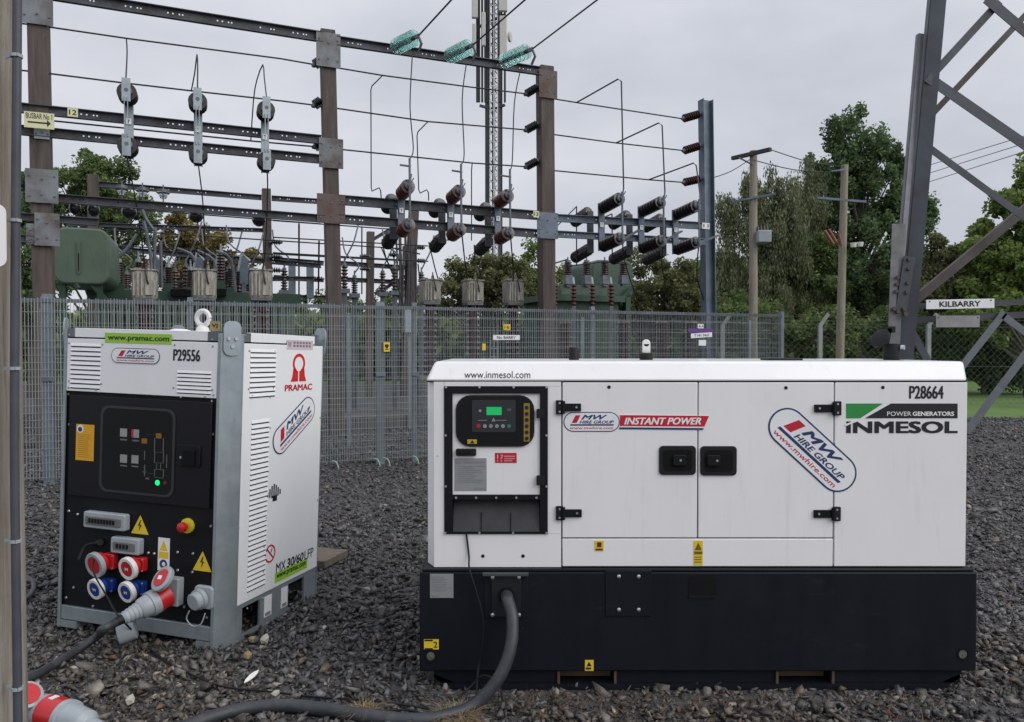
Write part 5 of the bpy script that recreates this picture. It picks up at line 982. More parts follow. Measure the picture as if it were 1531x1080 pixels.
p = G(596, 455, .6); m = MB(); m.obox(V((p.x + .2, p.y, 1.95)), GU, GN, (0, 0, 1), .22, .2, .45); m.beam((p.x + .2, p.y, 0), (p.x + .2, p.y, 1.72), .06, .06); tag(m.build('control_kiosk', galv), 'pale grey metal box beside the cream instrument heads', 'kiosk')
# ---- left power transformer
def gboxm(m, px0, py0, px1, py1, off, dep, z0=None):
    p = G(px0, py1, off); q = G(px1, py0, off); zz = p.z if z0 is None else z0; u = (q - p).dot(GU); c = p + GU * u / 2 - GN * dep / 2; return m.obox(V((c.x, c.y, (zz + q.z) / 2)), GU, GN, (0, 0, 1), u, dep, q.z - zz)
p = G(260, 470, 3.0); tl = thing('power_transformer', V((p.x, p.y, 0)), 'green power transformer with a rounded oil conservator beside the left gantry post', 'transformer')
m = MB(); gboxm(m, 150, 447, 440, 470, 3.0, 1.6, .35); m.build('tank', green, tl, bevel=.02)
m = MB(); gboxm(m, 130, 440, 450, 448, 2.9, 1.8); m.build('tank_lid', dgreen, tl)
m = MB()
for i in range(24): gboxm(m, 155 + i * 11.5, 455, 160 + i * 11.5, 470, 2.75, .22, .6)
m.build('radiator_fin', green, tl)
pa = G(80, 424, 1.4); qa = G(163, 343, 1.4); u = (qa - pa).dot(GU); f = Fr(pa, GU, (0, 0, 1), GN); m = MB(); m.prism(f, rrect(0, 0, u, qa.z - pa.z, .17, 6), -1.5, 0); cv = m.build('conservator', green, tl, bevel=.03)
m = MB(); m.prism(f, rrect(u * .42, (qa.z - pa.z) * .18, u * .48, (qa.z - pa.z) * .76, .02), 0, .03); m.build('sight_frame', green, tl); m = MB(); m.prism(f, rrect(u * .44, (qa.z - pa.z) * .22, u * .46, (qa.z - pa.z) * .55, .008), .0301, .033); m.build('sight_glass', gasket, tl)
m = MB(); gboxm(m, 88, 424, 98, 470, 1.5, .1, 0); gboxm(m, 145, 424, 153, 470, 1.5, .1, 0); m.beam(G(135, 424, 1.5), G(158, 448, 1.6), .07, .07); m.tube([G(112, 426, 1.4), G(117, 432, 1.4)], .05, 8); m.build('bracket', dgreen, tl)
for x, y0, y1 in ((178, 392, 424), (207, 392, 418), (285, 404, 430), (346, 402, 430), (252, 400, 424), (330, 380, 420)):
    pb = G(x, y1, 3.3); qb = G(x, y0, 3.3); m = MB(); m.ribs(pb, qb, .085, .05, 9); b_ = m.build('bushing', porc, tl); m = MB(); m.lathe(qb, (0, 0, 1), [(0, .055), (.06, .05), (.065, .02), (.2, .015)], 10); m.build('terminal', galv, b_); m = MB(); m.obox((pb + V((pb.x, pb.y, G(x, 442, 3.3).z))) / 2, GU, GN, (0, 0, 1), .16, .16, max(.05, pb.z - G(x, 442, 3.3).z)); m.build('turret', dgreen, b_)
m = MB(); gboxm(m, 255, 433, 285, 442, 2.7, .3); m.build('valve_box', gasket, tl); m = MB(); gboxm(m, 320, 432, 338, 442, 2.7, .3); m.build('valve_box', gasket, tl)
m = MB()
for pts in ([(160, 395), (185, 378), (205, 350)], [(215, 330), (225, 380), (228, 440)], [(265, 372), (285, 380), (292, 392)], [(295, 375), (320, 390), (322, 420)], [(323, 376), (345, 388), (352, 440)], [(235, 350), (220, 330), (212, 312)], [(240, 360), (242, 430)], [(232, 340), (230, 440)]): m.tube(smoothpts([G(*q, 3.0) for q in pts], 3), .03, 6)
m.build('oil_pipe', galvd, tl)
# switchgear blocks on the rear structure
for x, w_ in ((232, 'first'), (298, 'second'), (330, 'third'), (365, 'fourth')):
    t = thing('switch_unit', G(x, 430, 4.2), '%s grey switch unit from the left among the green transformer bushings' % w_, 'switch unit', 'small switch units'); m = MB(); gboxm(m, x - 6, 385, x + 6, 425, 4.2, .2); m.build('frame', blum, t); m = MB(); m.ribs(G(x - 9, 405, 3.9), G(x - 9, 425, 3.9), .05, .03, 6); m.ribs(G(x + 9, 405, 3.9), G(x + 9, 425, 3.9), .05, .03, 6); m.build('porcelain', porcb, t); m = MB(); m.tube([G(x - 9, 405, 3.9), G(x - 4, 378, 3.9), G(x + 9, 390, 3.9)], .025, 6); m.build('arm', galv, t); m = MB(); gboxm(m, x - 3, 424, x + 3, 470, 4.2, .1, 0); m.build('support', galvd, t)
# ---- right power transformer
p = G(880, 470, 6.0); tr = thing('power_transformer', V((p.x, p.y, 0)), 'dark green power transformer behind the right gantry bay with brown bushings on top', 'transformer')
m = MB(); gboxm(m, 826, 448, 925, 470, 6, 2.0, .3); m.build('tank', dgreen, tr, bevel=.02); m = MB(); gboxm(m, 818, 443, 935, 449, 5.8, 2.2); m.build('tank_lid', dgreen, tr)
pa = G(886, 446, 6.6); qa = G(947, 391, 6.6); u = (qa - pa).dot(GU); f = Fr(pa, GU, (0, 0, 1), GN); m = MB(); m.prism(f, rrect(0, 0, u, qa.z - pa.z, .22, 6), -1.6, 0); m.build('conservator', M('conservator_green', (.045, .09, .062), .45, var=.15), tr, bevel=.03)
m = MB(); gboxm(m, 838, 428, 908, 445, 5.9, .9); m.build('turret_box', M('dull_green', (.075, .12, .095), .5, var=.2), tr, bevel=.02); m = MB(); gboxm(m, 905, 446, 913, 470, 6.4, .2, 0); gboxm(m, 936, 440, 943, 470, 6.6, .2, 0); m.beam(G(925, 455, 6), G(945, 430, 6.5), .08, .08); m.build('bracket', dgreen, tr)
for x in (849, 877, 904, 932):
    pb = G(x, 412, 5.9); qb = G(x, 392, 5.9); m = MB(); m.ribs(pb, qb, .12, .075, 7); b_ = m.build('bushing', porc, tr); m = MB(); m.lathe(qb, (0, 0, 1), [(0, .08), (.05, .075), (.06, .02), (.13, .02)], 10); m.build('terminal', galvd, b_); m = MB(); m.obox(pb - V((0, 0, .12)), GU, GN, (0, 0, 1), .2, .2, .24); m.obox(pb - V((0, 0, .27)), GU, GN, (0, 0, 1), .12, .12, .06); m.build('turret', galvd, b_)
m = MB(); m.tube([G(822, 396, 5.9), G(849, 388, 5.9)], .02, 6); m.tube([G(849, 398, 5.7), G(877, 395, 5.7), G(904, 391, 5.7), G(940, 396, 5.7)], .018, 6); m.build('busbar', wirem, tr)
for x, w_ in zip((830, 858, 886, 914), ('first', 'second', 'third', 'fourth')):
    t = thing('cable_termination', G(x, 457, 5.4), '%s red sleeved cable termination from the third post in front of the green transformer' % w_, 'cable termination', 'red cable terminations'); m = MB(); m.ribs(G(x, 458, 5.4), G(x, 425, 5.4), .085, .04, 6, 10); m.build('sleeve', M('faded_red_sleeve', (.13, .032, .03), .5, var=.3, scale=6), t); m = MB(); m.tube([G(x, 425, 5.4), G(x - 1, 415, 5.5)], .03, 6); m.build('lug', galv, t)
    m = MB(); m.beam(V((G(x, 458, 5.4).x, G(x, 458, 5.4).y, 0)), G(x, 458, 5.4), .1, .1); m.build('support', galvd, t)
# ---- rear gantry
o6 = 6.0; rg_ = thing('rear_gantry', V((G(398, 470, o6).x, G(398, 470, o6).y, 0)), 'lower rear gantry of brown posts behind the cream instrument heads', 'gantry')
for (a, b, c, d, w_) in ((139.5, 262, 139.5, 450, .2), (398, 283, 401, 450, .19)):
    tp, ft = post_at(a, b, c, d, o6); m = MB(); m.beam(ft, tp, w_, w_, GN); m.build('post', postm, rg_)
for a, b, h in (((148, 276), (391, 296), .12), ((406, 297), (480, 302), .12), ((100, 335), (395, 345), .09), ((165, 372), (480, 398), .11), ((150, 420), (470, 417), .1)):
    m = MB(); chan(m, G(*a, o6), G(*b, o6), h); m.build('beam', beamm, rg_)
for (x, y), w_ in zip(((182, 284), (213, 287), (244, 290)), ('leftmost', 'middle', 'rightmost')):
    p = G(x, y - 8, o6 - .1); t = thing('glass_insulator', p, '%s pale glass pendant insulator below the rear gantry beam' % w_, 'insulator', 'pale glass pendants'); m = MB(); m.lathe(p, (0, 0, -1), [(0, .03), (.03, .13), (.10, .14), (.14, .09), (.22, .06)], 18); m.build('glass', cglass, t); m = MB(); m.tube([p + V((0, 0, .08)), p - V((0, 0, .3))], .015, 6); m.build('pin', galvd, t)
for j, y in enumerate((362, 384, 404)): p = G(404, y, o6 - .15); insul('post_insulator', p + GU * .02, p + GU * .22, .07, .035, 4, porcb, '%s small dark insulator on the rear gantry post' % ordw[j], 'insulators on the rear gantry post')
for j, (a, b) in enumerate((((95, 305), (480, 335)), ((100, 340), (600, 372)), ((160, 367), (600, 390)), ((408, 330), (615, 345)), ((408, 355), (640, 368)), ((408, 378), (640, 391)))): wire('rear_wire', [G(*a, o6 - .3), G(*b, o6 - .3)], .015, '%s thin horizontal wire behind the gantry, counted from the top left' % ['first', 'second', 'third', 'fourth', 'fifth', 'sixth'][j], 'wire', group='rear wires')
o7 = 10.0; r2 = thing('far_gantry', V((G(560, 470, o7).x, G(560, 470, o7).y, 0)), 'farthest steel frame with brown posts seen beside the second gantry post', 'gantry')
for a, b, c, d, w_ in ((554, 347, 553, 455, .2), (619, 308, 612, 450, .26), (598, 345, 600, 450, .07), (606, 345, 607, 450, .06)):
    tp, ft = post_at(a, b, c, d, o7); m = MB(); m.beam(ft, tp, w_, w_, GN); m.build('post', postm, r2)
for a, b, h in (((409, 388), (484, 394), .13), ((509, 394), (612, 401), .13), ((409, 415), (484, 419), .13), ((508, 418), (612, 423), .13), ((409, 443), (536, 446), .1), ((555, 360), (585, 342), .1), ((560, 440), (612, 410), .1)):
    m = MB(); chan(m, G(*a, o7), G(*b, o7), h, holes=False); m.build('beam', beamm, r2)
for x in (437, 464): m = MB(); gboxm(m, x - 5, 392, x + 5, 446, o7 - .2, .12); m.build('bracket', blum, r2)
for j, (x, y) in enumerate(((540, 383), (540, 402), (583, 381), (585, 402), (445, 417), (470, 417), (622, 370), (624, 390))): p = G(x, y, o7 - .3); insul('small_insulator', p, p + GU * .22, .075, .04, 4, porcb, '%s small dark insulator on the farthest steel frame' % ['upper left', 'lower left', 'upper right', 'lower right', 'far left', 'second from left', 'topmost outer', 'bottom outer'][j], 'insulators on the farthest frame')
for j, pts in enumerate(([(447, 335, 6), (447, 445, 9.5)], [(477, 361, 6), (476, 440, 9.5)], [(541, 340, 9.7), (541, 440, 9.7)], [(585, 350, 9.7), (590, 400, 9.7), (588, 445, 9.7)], [(570, 370, 9.7), (600, 440, 9.7)], [(600, 380, 9.7), (602, 470, 9.7)], [(628, 380, 9.6), (590, 372, 9.6)], [(625, 395, 9.6), (630, 440, 9.6)])): wire('thin_conductor', [G(*q) for q in pts], .022, '%s thin conductor hanging at the farthest steel frame' % ['first', 'second', 'third', 'fourth', 'fifth', 'sixth', 'seventh', 'eighth'][j], 'wire', group='thin conductors', smooth=3)
# crowded low equipment row behind the instrument heads
_names = ['first', 'second', 'third', 'fourth', 'fifth', 'sixth', 'seventh', 'eighth', 'ninth', 'tenth', 'eleventh', 'twelfth', 'thirteenth', 'fourteenth']
for j, x in enumerate((190, 246, 262, 278, 320, 340, 357, 372, 425, 515, 530, 572, 590, 630)):
    of = 5.0 + (j % 3) * .5; yb = 432 + (j * 7) % 9; yt = yb - 22 - (j * 5) % 16; p = G(x, yb, of); q = G(x, yt, of); t = thing('support_insulator', V((p.x, p.y, 0)), '%s small ribbed support insulator from the left in the rear equipment row' % _names[j], 'insulator', 'rear row support insulators')
    m = MB(); m.ribs(p, q, .085, .045, 7, 12); m.build('porcelain', (porc, porcb, porc)[j % 3], t); m = MB(); m.lathe(q, (0, 0, 1), [(0, .05), (.05, .045), (.055, .02), (.16, .015)], 8); m.tube(smoothpts([q + V((0, 0, .1)), q + V((.1, 0, .3)), q + V((.22 if j % 2 else -.2, 0, .55)), q + V((.3 if j % 2 else -.3, .1, .95))], 3), .018, 5); m.build('terminal', galvd, t); m = MB(); m.beam(V((p.x, p.y, 0)), p, .1, .1); m.obox(p - V((0, 0, .05)), GU, GN, (0, 0, 1), .22, .22, .1); m.build('support', galvd, t)
m = MB()
for k, x in enumerate((592, 597, 603, 609, 614, 622)): m.tube(smoothpts([G(x, 350 + (k * 9) % 30, 9.2), G(x + 2 - k % 3, 400, 9.2), G(x - 1 + k % 2, 470, 9.2)], 4), .03, 6)
o = tag(m.build('cable_riser', cablem), 'bundle of dark cables rising beside the farthest brown post', 'cable bundle'); o['kind'] = 'stuff'
# low rails and plinths seen through the fence
for i, (x, off) in enumerate(((205, 1.2), (420, 1.5), (560, 1.0), (700, 1.4), (880, -.5), (1000, 0))):
    m = MB(); p = G(x, 620, off); m.obox(V((p.x, p.y, .12)), GU, GN, (0, 0, 1), 1.3, .8, .24); tag(m.build('concrete_plinth', M('dark_plinth', (.11, .105, .1), .9, var=.2, bump=.3), bevel=.02), '%s concrete plinth from the left behind the mesh fence' % ['first', 'second', 'third', 'fourth', 'fifth', 'sixth'][i], 'plinth', 'concrete plinths')

# ================================================================== MESH SECURITY FENCE
FA = P(60, 520, 7.95); FB = P(1168, 520, 11.8); FA = V((FA.x, FA.y, 0)); FB = V((FB.x, FB.y, 0)); FUv = (FB - FA).normalized(); FNv = V((FUv.y, -FUv.x, 0)); FLn = (FB - FA).length
def fpt(px, z=0.0, off=0.0):
    d = ray(px, 520); a = FA + FNv * off; t = (a.x * FUv.y - a.y * FUv.x) / (d.x * FUv.y - d.y * FUv.x); return V((d.x * t, d.y * t, z))
fence = thing('mesh_fence', (FA + FB) / 2, 'long galvanised welded mesh fence between the gravel yard and the substation', 'fence'); FH = 1.98
ps = [-60, 72, 285, 568, 619, 885, 1168]
for i, px in enumerate(ps):
    p = fpt(px, 0, -.05); m = MB(); w_ = .10 if px in (72, 568) else .06; m.obox(p + V((0, 0, FH / 2 + .02)), FUv, FNv, (0, 0, 1), w_, .06, FH + .04); po = m.build('post', M('pale_blue_galvanised', (.22, .27, .30), .5, .4, var=.2, scale=5), fence)
    m = MB()
    for z in (1.12,): m.obox(p + V((0, 0, z)) + FNv * .055, FUv, FNv, (0, 0, 1), w_ + .02, .012, .045)
    m.build('clamp', galvd, po)
for i in range(len(ps) - 1):
    a = fpt(ps[i]); b = fpt(ps[i + 1]); l_ = (b - a).length; m = MB(); n = int(l_ / .029); h = .0036
    for k in range(n + 1):
        q = a + FUv * (l_ * k / n); q = q + FUv * random.uniform(-.003, .003); h2 = FH - .01 + random.uniform(-.01, .02); top = q + V((0, 0, h2)) + FUv * random.uniform(-.004, .004)
        m.add([q + FUv * h + V((0, 0, .06)), q - FUv * h * .5 + FNv * h + V((0, 0, .06)), q - FUv * h * .5 - FNv * h + V((0, 0, .06)), top + FUv * h, top - FUv * h * .5 + FNv * h, top - FUv * h * .5 - FNv * h], [(0, 1, 4, 3), (1, 2, 5, 4), (2, 0, 3, 5)])
    z = .08
    while z < FH - .04:
        m.beam(a + V((0, 0, z)) + FNv * .005, b + V((0, 0, z)) + FNv * .005, .004, .004); z += .076 if z < FH * .75 else .152
    mp_ = m.build('mesh_panel', mesh_m, fence, smooth=False); mp_['kind'] = 'stuff'
m = MB(); m.beam(fpt(-60, FH * .985, -.02), fpt(1168, FH * .985, -.02), .03, .04); m.build('top_rail', galvd, fence)
# earthing straps at the post feet
for px, w_ in ((500, 'leftmost'), (562, 'second'), (577, 'third'), (620, 'rightmost')):
    p = fpt(px, 0, .12); m = MB(); m.tube(smoothpts([p + V((-.03, 0, .10)), p + V((.02, -.02, .085)), p + V((.05, -.03, .02)), p + V((.05, -.03, -.02))], 4), .008, 6); tag(m.build('earth_strap', M('verdigris_strap', (.30, .48, .38), .6, .2)), '%s pale green earth strap at the foot of the mesh fence' % w_, 'earth strap', 'earth straps')
# inner parallel fence seen through the outer one
fence2 = thing('inner_fence', (FA + FB) / 2 - FNv * 1.9, 'second mesh fence standing just behind the front mesh fence', 'fence')
for px in (300, 521, 870, 1120):
    p = fpt(px, 0, -1.9); m = MB(); m.obox(p + V((0, 0, .98)), FUv, FNv, (0, 0, 1), .05, .05, 1.96); m.build('post', MATS['pale_blue_galvanised'], fence2)
a = fpt(60, 0, -1.9); b = fpt(1150, 0, -1.9); m = MB(); l_ = (b - a).length; n = int(l_ / .055); h = .0022
for k in range(n + 1):
    q = a + FUv * (l_ * k / n); m.add([q + FUv * h, q - FUv * h * .5 + FNv * h, q - FUv * h * .5 - FNv * h, q + FUv * h + V((0, 0, 1.95)), q - FUv * h * .5 + FNv * h + V((0, 0, 1.95)), q - FUv * h * .5 - FNv * h + V((0, 0, 1.95))], [(0, 1, 4, 3), (1, 2, 5, 4), (2, 0, 3, 5)])
for k in range(13): m.beam(a + V((0, 0, .1 + k * .152)), b + V((0, 0, .1 + k * .152)), .004, .004)
o = m.build('mesh_panel', mesh_m, fence2, smooth=False); o['kind'] = 'stuff'
def fsign(name, px0, py0, px1, py1, mat, lab, txt=None, ink=None, off=.012, shear=0, rot=0.0):
    a = fpt(px0, 0, off); b = fpt(px1, 0, off); z0 = P(px0, py1, a.y).z; z1 = P(px0, py0, a.y).z; u = (b - a).length; f = Fr(a + V((0, 0, z0)), FUv, (0, 0, 1), FNv).sub(0, 0, rot); t = thing(name, (a + b) / 2 + V((0, 0, z0)), lab, 'sign'); m = MB(); m.fbox(f, 0, 0, u, z1 - z0, 0, .004); m.build('board', mat, t)
    if txt: m = MB(); m.text(f, txt, u * .15, (z1 - z0) * .2, u * .85, (z1 - z0) * .8, .0055, shear, .015); m.build('lettering', ink or blk, t)
fsign('name_plate', 737, 501, 777, 508.5, signw, 'white lettered name plate wired to the mesh fence', 'No BARRY'); fsign('warning_sign', 752.5, 485, 763, 493.5, signy, 'tiny yellow warning sign above the white name plate', '16')
fsign('warning_sign', 573.5, 512, 583, 526, signy, 'tiny yellow warning sign on the fence between the two machines', '!')
fsign('warning_sign', 721, 514, 726, 524, signy, 'tiny yellow tag on the fence left of the name plate')
fsign('number_plate', 1043, 484.5, 1051.5, 491, signw, 'small white number plate above the purple tape', '61', off=.02); fsign('name_plate', 1033, 499, 1064.5, 506, signw, 'white lettered strip just below the purple tape', 'T141 No1', off=.02, rot=.06); fsign('blank_plate', 1044.5, 508.5, 1055.5, 517, signw, 'blank white square plate below the purple tape', off=.02)
a = fpt(1029, 0, .015); b = fpt(1065, 0, .015); z = P(1047, 494, a.y).z; m = MB(); m.obox((a + b) / 2 + V((0, 0, z)), FUv, FNv, (0, 0, 1), (b - a).length, .004, .058); tag(m.build('purple_tape', M('purple_tape_mat', (.14, .04, .30), .5, var=.15)), 'strip of purple tape tied across the mesh fence', 'tape')
# ================================================================== FOREGROUND POLE
pb = P(-52, 540, 2.0); pr = .130; fp_ = thing('utility_pole', V((pb.x, 2.0, 0)), 'weathered grey wooden pole cut off by the left edge of the frame', 'pole')
m = MB(); m.tube([(pb.x, 2.0, -.05), (pb.x - .004, 2.0, 1.4), (pb.x + .004, 2.0, 5.5)], [pr + .004, pr, pr - .01], 28); m.build('shaft', woodp, fp_)
pts = [P(28, 1180, 1.93), P(26.5, 1060, 1.93), P(24.5, 900, 1.93), P(22, 700, 1.93), P(22, 540, 1.93), P(23.5, 330, 1.93), P(25, 150, 1.93), P(26, 0, 1.93), P(27, -120, 1.93)]; pts[0].z = 0
cdt = thing('cable_conduit', V((pts[0].x, pts[0].y, 0)), 'dark grey cable conduit strapped to the side of the wooden pole', 'conduit'); m = MB(); m.tube(smoothpts(pts, 4), .0108, 12); m.build('pipe', M('conduit_grey', (.07, .078, .095), .5, var=.2, scale=9), cdt)
for px, py in ((24.5, 84), (23, 330), (21.5, 551), (22.5, 809), (26, 1029)):
    c = P(px, py, 1.93); m = MB(); m.lathe(c - V((0, 0, .004)), (0, 0, 1), [(0, .0145), (.008, .0145)], 14); m.beam(c + V((-.03, .005, 0)), c + V((.012, -.012, 0)), .003, .008); m.build('strap', greyp, cdt)
sx = P(-6, 352, 1.885); m = MB(); f = Fr(sx, V((.9, .43, 0)).normalized(), (0, 0, 1), V((.43, -.9, 0))); m.prism(f, rrect(-.12, -.078, .022, .078, .02), 0, .002); sg = tag(m.build('pole_sign', wht), 'white rounded sign plate nailed to the left wooden pole', 'sign')
c0 = Pz(20, 872, .03); m = MB(); m.tube(smoothpts([Pz(-30, 862, .02), Pz(20, 858, .025), Pz(45, 866, .03), Pz(50, 880, .03), Pz(38, 896, .03), Pz(10, 905, .02), Pz(-40, 905, .02)], 6), .014, 10); tag(m.build('cable_loop', cablem), 'loop of black cable on the gravel right behind the wooden pole', 'cable')
# ================================================================== LATTICE TOWER
TY = 11.0
tw = thing('lattice_tower', V((P(1333, 600, TY).x, TY, 0)), 'grey steel lattice tower leg with diagonal braces at the right edge', 'pylon')
def angle(m, p, q, w_, t=.014, side=1, up=(0, -1, 0)):
    p = V(p); q = V(q); d = (q - p).normalized(); n = V(up); n = (n - d * d.dot(n)).normalized(); s = d.cross(n) * side; m.obox((p + q) / 2 + s * (w_ / 2), d, s, n, (q - p).length, w_, t); m.obox((p + q) / 2 - n * (w_ / 2) - s * (t * .0), d, n, s, (q - p).length, w_ - t, t)
l0 = P(1342, 545, TY); l1 = P(1397.5, -60, TY); dd = (l1 - l0); foot = l0 - dd * (l0.z / dd.z); topp = l0 + dd * 1.5
m = MB(); angle(m, foot, topp, .20, .018, 1, (-.25, -1, 0)); m.build('main_leg', towm, tw)
m = MB(); angle(m, P(1338, 470, TY - .05), P(1374, 50, TY + .1), .075, .014, 1, (.1, -1, 0)); m.build('step_rail', M('pale_tower_steel', (.22, .23, .25), .5, .4, var=.15), tw)
m = MB(); m.beam(P(1338, 540, TY - .12), P(1348, 335, TY - .1), .012, .12, (1, 0, 0)); m.beam(P(1332, 520, TY - .14), P(1339, 335, TY - .12), .10, .014, (0, -1, 0)); m.build('splice_plate', M('splice_steel', (.2, .2, .21), .5, .4, var=.2), tw)
m = MB(); m.beam(P(1347, 465, TY - .14), P(1360, 384, TY - .14), .16, .014, (0, -1, 0)); sp = m.build('splice_plate', towm, tw)
for px, py in ((1361, 388), (1360.5, 402), (1359, 423), (1357.5, 437), (1344, 415), (1343, 425), (1342, 436)): MB().lathe(P(px - 2, py, TY - .155), (0, -1, 0), [(0, .03), (.02, .026)], 8).build('bolt', towb, sp)
for px, py in ((1336, 462), (1342, 466), (1351, 462), (1353, 470)): MB().lathe(P(px, py, TY - .16), (0, -1, 0), [(0, .035), (.03, .03)], 8).build('bolt', towb, sp)
BR = [((1394, 107), (1492, 0), .09, 0, towm), ((1389, 172), (1535, 17), .075, .9, towb), ((1391, 109), (1560, 226), .15, -.03, towm), ((1480, -8), (1560, 60), .15, -.03, towm), ((1384, 211), (1560, 340), .10, .05, towm), ((1358, 452), (1560, 285), .12, .9, towb),
      ((1352, 455), (1580, 446), .08, 0, towm), ((1352, 475), (1580, 464), .09, .05, towm), ((1356, 470), (1400, 552), .11, 0, towm), ((1350, 490), (1375, 552), .06, .7, towm), ((1506, 470), (1420, 580), .10, .0, M('pale_brace', (.17, .19, .21), .5, .35, var=.15)), ((1503, 468), (1545, 500), .10, .0, MATS['pale_brace']), ((1548, 520), (1436, 668), .13, 1.6, MATS['pale_brace'])]
for a, b, w_, off, mt_ in BR: m = MB(); angle(m, P(*a, TY + off), P(*b, TY + off), w_, .012); m.build('brace', mt_, tw)
def psign(name, px0, py0, px1, py1, Y, mat, lab, txt=None, slope=0):
    a = P(px0, py1, Y); b = P(px1, py0, Y); f = Fr(a, (1, 0, 0), (0, 0, 1), (0, -1, 0)).sub(0, 0, slope); t = thing(name, (a + b) / 2, lab, 'sign'); m = MB(); u, v = b.x - a.x, b.z - a.z; m.fbox(f, 0, 0, u, v, -.006, 0); bd = m.build('board', mat, t)
    if txt: m = MB(); m.text(f, txt, u * .19, v * .2, u * .80, v * .80, .002, 0, .03); m.build('lettering', blk, t)
    m = MB()
    for s in (.05, .95): m.lathe(f.pt(u * s, v * .82, 0), f.n, [(0, .012), (.004, .010)], 8)
    m.build('bolt', towb, t)
psign('name_board', 1385, 448.5, 1487, 462.5, TY - .12, signw, 'white KILBARRY name board bolted to the lattice tower', 'KILBARRY', .018); psign('blank_board', 1399.5, 472, 1465, 489.5, TY - .1, M('back_of_sign', (.30, .30, .30), .5, .3, var=.15), 'blank grey plate hanging below the name board', None)
# ================================================================== WOODEN LINE POLES
def wpole(px, py, Y, r, lab, cross, lean=0):
    t = P(px, py, Y); b = P(px + lean, 530, Y); root = thing('wooden_pole', V((b.x, Y, 0)), lab, 'pole', 'wooden line poles'); m = MB(); m.tube([(b.x, Y, 0), (t.x, Y, t.z)], [r * 1.15, r * .9], 14); m.build('shaft', woodp2, root); return root
w1 = wpole(1126.5, 226, 19.5, .105, 'wooden line pole with a slanted crossarm and a grey transformer box', True, 0)
m = MB(); m.beam(P(1095, 237, 19.9), P(1152, 223.5, 18.9), .10, .09); m.build('crossarm', M('dark_crossarm', (.04, .038, .038), .7), w1); m = MB(); m.beam(P(1105, 236, 19.4), P(1124, 246, 19.4), .04, .03); m.build('stay_brace', galvd, w1)
m = MB(); a, b = P(1132, 363, 19.3), P(1152, 345, 19.3); m.box(a.x, 19.2, a.z, b.x, 19.7, b.z); m.build('transformer_box', M('box_grey', (.30, .34, .38), .5, var=.1), w1, bevel=.02); m = MB()
for i in range(4): x = a.x + .05 + i * .08; m.lathe((x, 19.4, b.z), (0, 0, 1), [(0, .03), (.1, .02), (.15, .01)], 8)
m.build('bushing', porcb, w1)
m = MB(); m.beam(P(1095, 302, 19.6), P(1160, 290, 19.2), .06, .05); m.build('lower_crossarm', blum, w1)
w2 = wpole(1263, 247, 21.0, .105, 'wooden line pole in front of the tall dark green tree', False, -8.5)
m = MB(); m.beam(P(1243, 256, 20.8), P(1262, 254, 20.9), .04, .04); m.beam(P(1222, 296, 20.7), P(1295, 302, 20.7), .05, .06); m.build('crossarm', blum, w2); m = MB()
for a, b in (((1233, 345), (1246, 365)), ((1239, 343), (1250, 362)), ((1254, 350), (1258, 368))): m.tube([P(*a, 20.7), P(*b, 20.7)], .045, 8)
m.build('fuse', M('red_fuse', (.22, .07, .05), .5), w2); m = MB()
for x, y in ((1276, 370), (1286, 369)): m.lathe(P(x, y, 20.7), (0, 0, 1), [(0, .07), (.12, .09), (.13, .02)], 12)
m.build('insulator', whitep, w2)
for j, (a, b) in enumerate((((1380, 250), (1560, 195)), ((1380, 262), (1560, 206)), ((1380, 275), (1560, 218)))): wire('far_line', [P(*a, 40), P(*b, 30)], .016, '%s faint overhead line crossing the sky behind the lattice tower' % ordw[j], 'wire', group='faint lines')
for j, (a, b) in enumerate((((1152, 224), (1262, 250)), ((1128, 240), (1240, 258)), ((1060, 268), (1125, 236)))): wire('pole_line', [P(*a, 19.4), (P(*a, 19.4) + P(*b, 20.8)) / 2 - V((0, 0, .08)), P(*b, 20.8)], .012, ['upper line strung between the two wooden poles', 'lower line strung between the two wooden poles', 'line leading left from the crossarm pole'][j], 'wire', group='pole lines', smooth=4)
# ================================================================== FAR CHAIN LINK FENCE
cf = thing('chain_link_fence', V((8, 18.5, 0)), 'far chain link boundary fence with cranked posts below the trees', 'fence'); CY0 = 18.2
for px in (1080, 1226, 1388, 1560):
    p = P(px, 520, CY0); m = MB(); m.beam((p.x, CY0, 0), (p.x, CY0, 2.0), .09, .09, (0, 1, 0)); m.beam((p.x, CY0, 1.98), (p.x + .19, CY0 - .02, 2.27), .07, .07, (0, 1, 0)); m.build('post', M('pale_concrete_post', (.30, .32, .32), .8, var=.15), cf)
m = MB(); x0, x1 = P(1060, 520, CY0).x, P(1640, 520, CY0).x
for z in (2.02, 2.11, 2.2): m.beam((x0, CY0 + .05, z), (x1, CY0 + .05, z), .006, .006)
for z in (.1, 1.0, 1.95): m.beam((x0, CY0, z), (x1, CY0, z), .008, .008)
nx = int((x1 - x0) / .16)
for i in range(-12, nx):
    a = x0 + i * .16; s0 = max(0, (x0 - a) / 1.9); 
    if a + 1.9 <= x1 + .01 and s0 < 1: m.beam((a + 1.9 * s0, CY0, 1.9 * s0 + .05), (a + 1.9, CY0, 1.95), .0035, .0035, (0, 1, 0)); m.beam((a + 1.9 - 1.9 * 0, CY0 + .004, .05), (max(a, x0), CY0 + .004, 1.95 if a >= x0 else 1.95 - (x0 - a)), .0035, .0035, (0, 1, 0))
o = m.build('chain_mesh', M('dull_chain_wire', (.12, .14, .13), .6, .3), cf, smooth=False); o['kind'] = 'stuff'
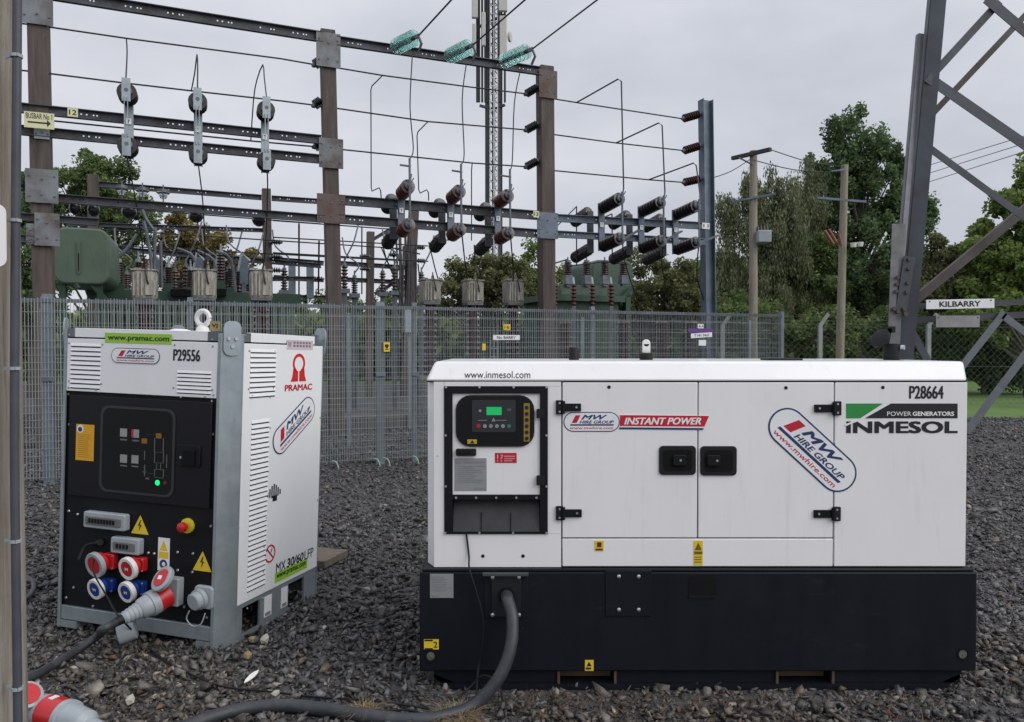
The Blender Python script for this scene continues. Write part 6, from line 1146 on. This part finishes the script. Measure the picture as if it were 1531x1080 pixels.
# ================================================================== TELECOM MAST
MY = 27.0
ms = thing('telecom_mast', V((P(738, 520, MY).x, MY, 0)), 'slender telecom mast with white ladder and panel antennas rising behind the gantry', 'mast')
def mx_(px): return P(px, 520, MY).x
ztop = P(738, -60, MY).z; m = MB(); xc = mx_(738)
for s, s2 in ((-1, -1), (1, -1), (0, 1)): m.tube([(xc + s * .21, MY + s2 * .15, 0), (xc + s * .19, MY + s2 * .13, ztop)], .06, 8)
n = 44
for i in range(n):
    z0 = ztop * i / n; z1 = ztop * (i + 1) / n
    for (a, b) in (((-.19, -.14), (.19, -.14)), ((.19, -.14), (0, .14)), ((0, .14), (-.19, -.14))):
        m.tube([(xc + a[0], MY + a[1], z0), (xc + b[0], MY + b[1], z1)], .016, 4, False)
m.build('lattice_shaft', M('mast_steel', (.06, .067, .078), .6, .2, var=.15), ms)
m = MB(); lx = xc + .02
for s in (-.13, .13): m.tube([(lx + s, MY - .26, .3), (lx + s, MY - .26, ztop)], .018, 5)
m.tube([(lx, MY - .28, .3), (lx, MY - .28, ztop)], .026, 6)
for i in range(int(ztop / .28)): m.beam((lx - .13, MY - .26, .3 + i * .28), (lx + .13, MY - .26, .3 + i * .28), .03, .03)
m.build('ladder', M('white_ladder', (.62, .63, .64), .5, .2), ms)
m = MB()
for px, y0 in ((750, 455), (727, 455), (747, 455)): m.tube([(mx_(px), MY - .1, 0), (mx_(px), MY - .1, P(px, 0, MY).z)], .035, 6)
for px in (714, 717, 721.5, 726, 730, 747, 755): m.tube([(mx_(px), MY - .2, P(px, 156, MY).z), (mx_(px), MY - .2, ztop)], .04, 6)
for a, b in (((717, 158), (738, 164)), ((755, 157), (738, 164)), ((717, 40), (755, 22))): m.beam(P(*a, MY - .2), P(*b, MY - .1), .08, .08)
m.build('feeder_cable', M('feeder_black', (.03, .032, .036), .5), ms)
for px, w_, y0, y1, mt_ in ((709, 6, 37, 92, 'a'), (710, 9, -30, 28, 'a'), (752.5, 11, 25, 88, 'b'), (752, 13, -40, 18, 'b'), (723, 6, 20, 70, 'a')):
    a = P(px - w_ / 2, y1, MY - .4); b = P(px + w_ / 2, y0, MY - .4); m = MB(); m.box(a.x, MY - .5, a.z, b.x, MY - .35, b.z); m.build('panel_antenna', M('antenna_cream', (.52, .52, .48), .5, var=.06), ms, bevel=.02)
c = P(759, 56, MY - .3); m = MB(); m.lathe(c, (1, -.3, 0), [(0, .03), (.04, .17), (.12, .18)], 18); m.build('dish', MATS['antenna_cream'], ms)
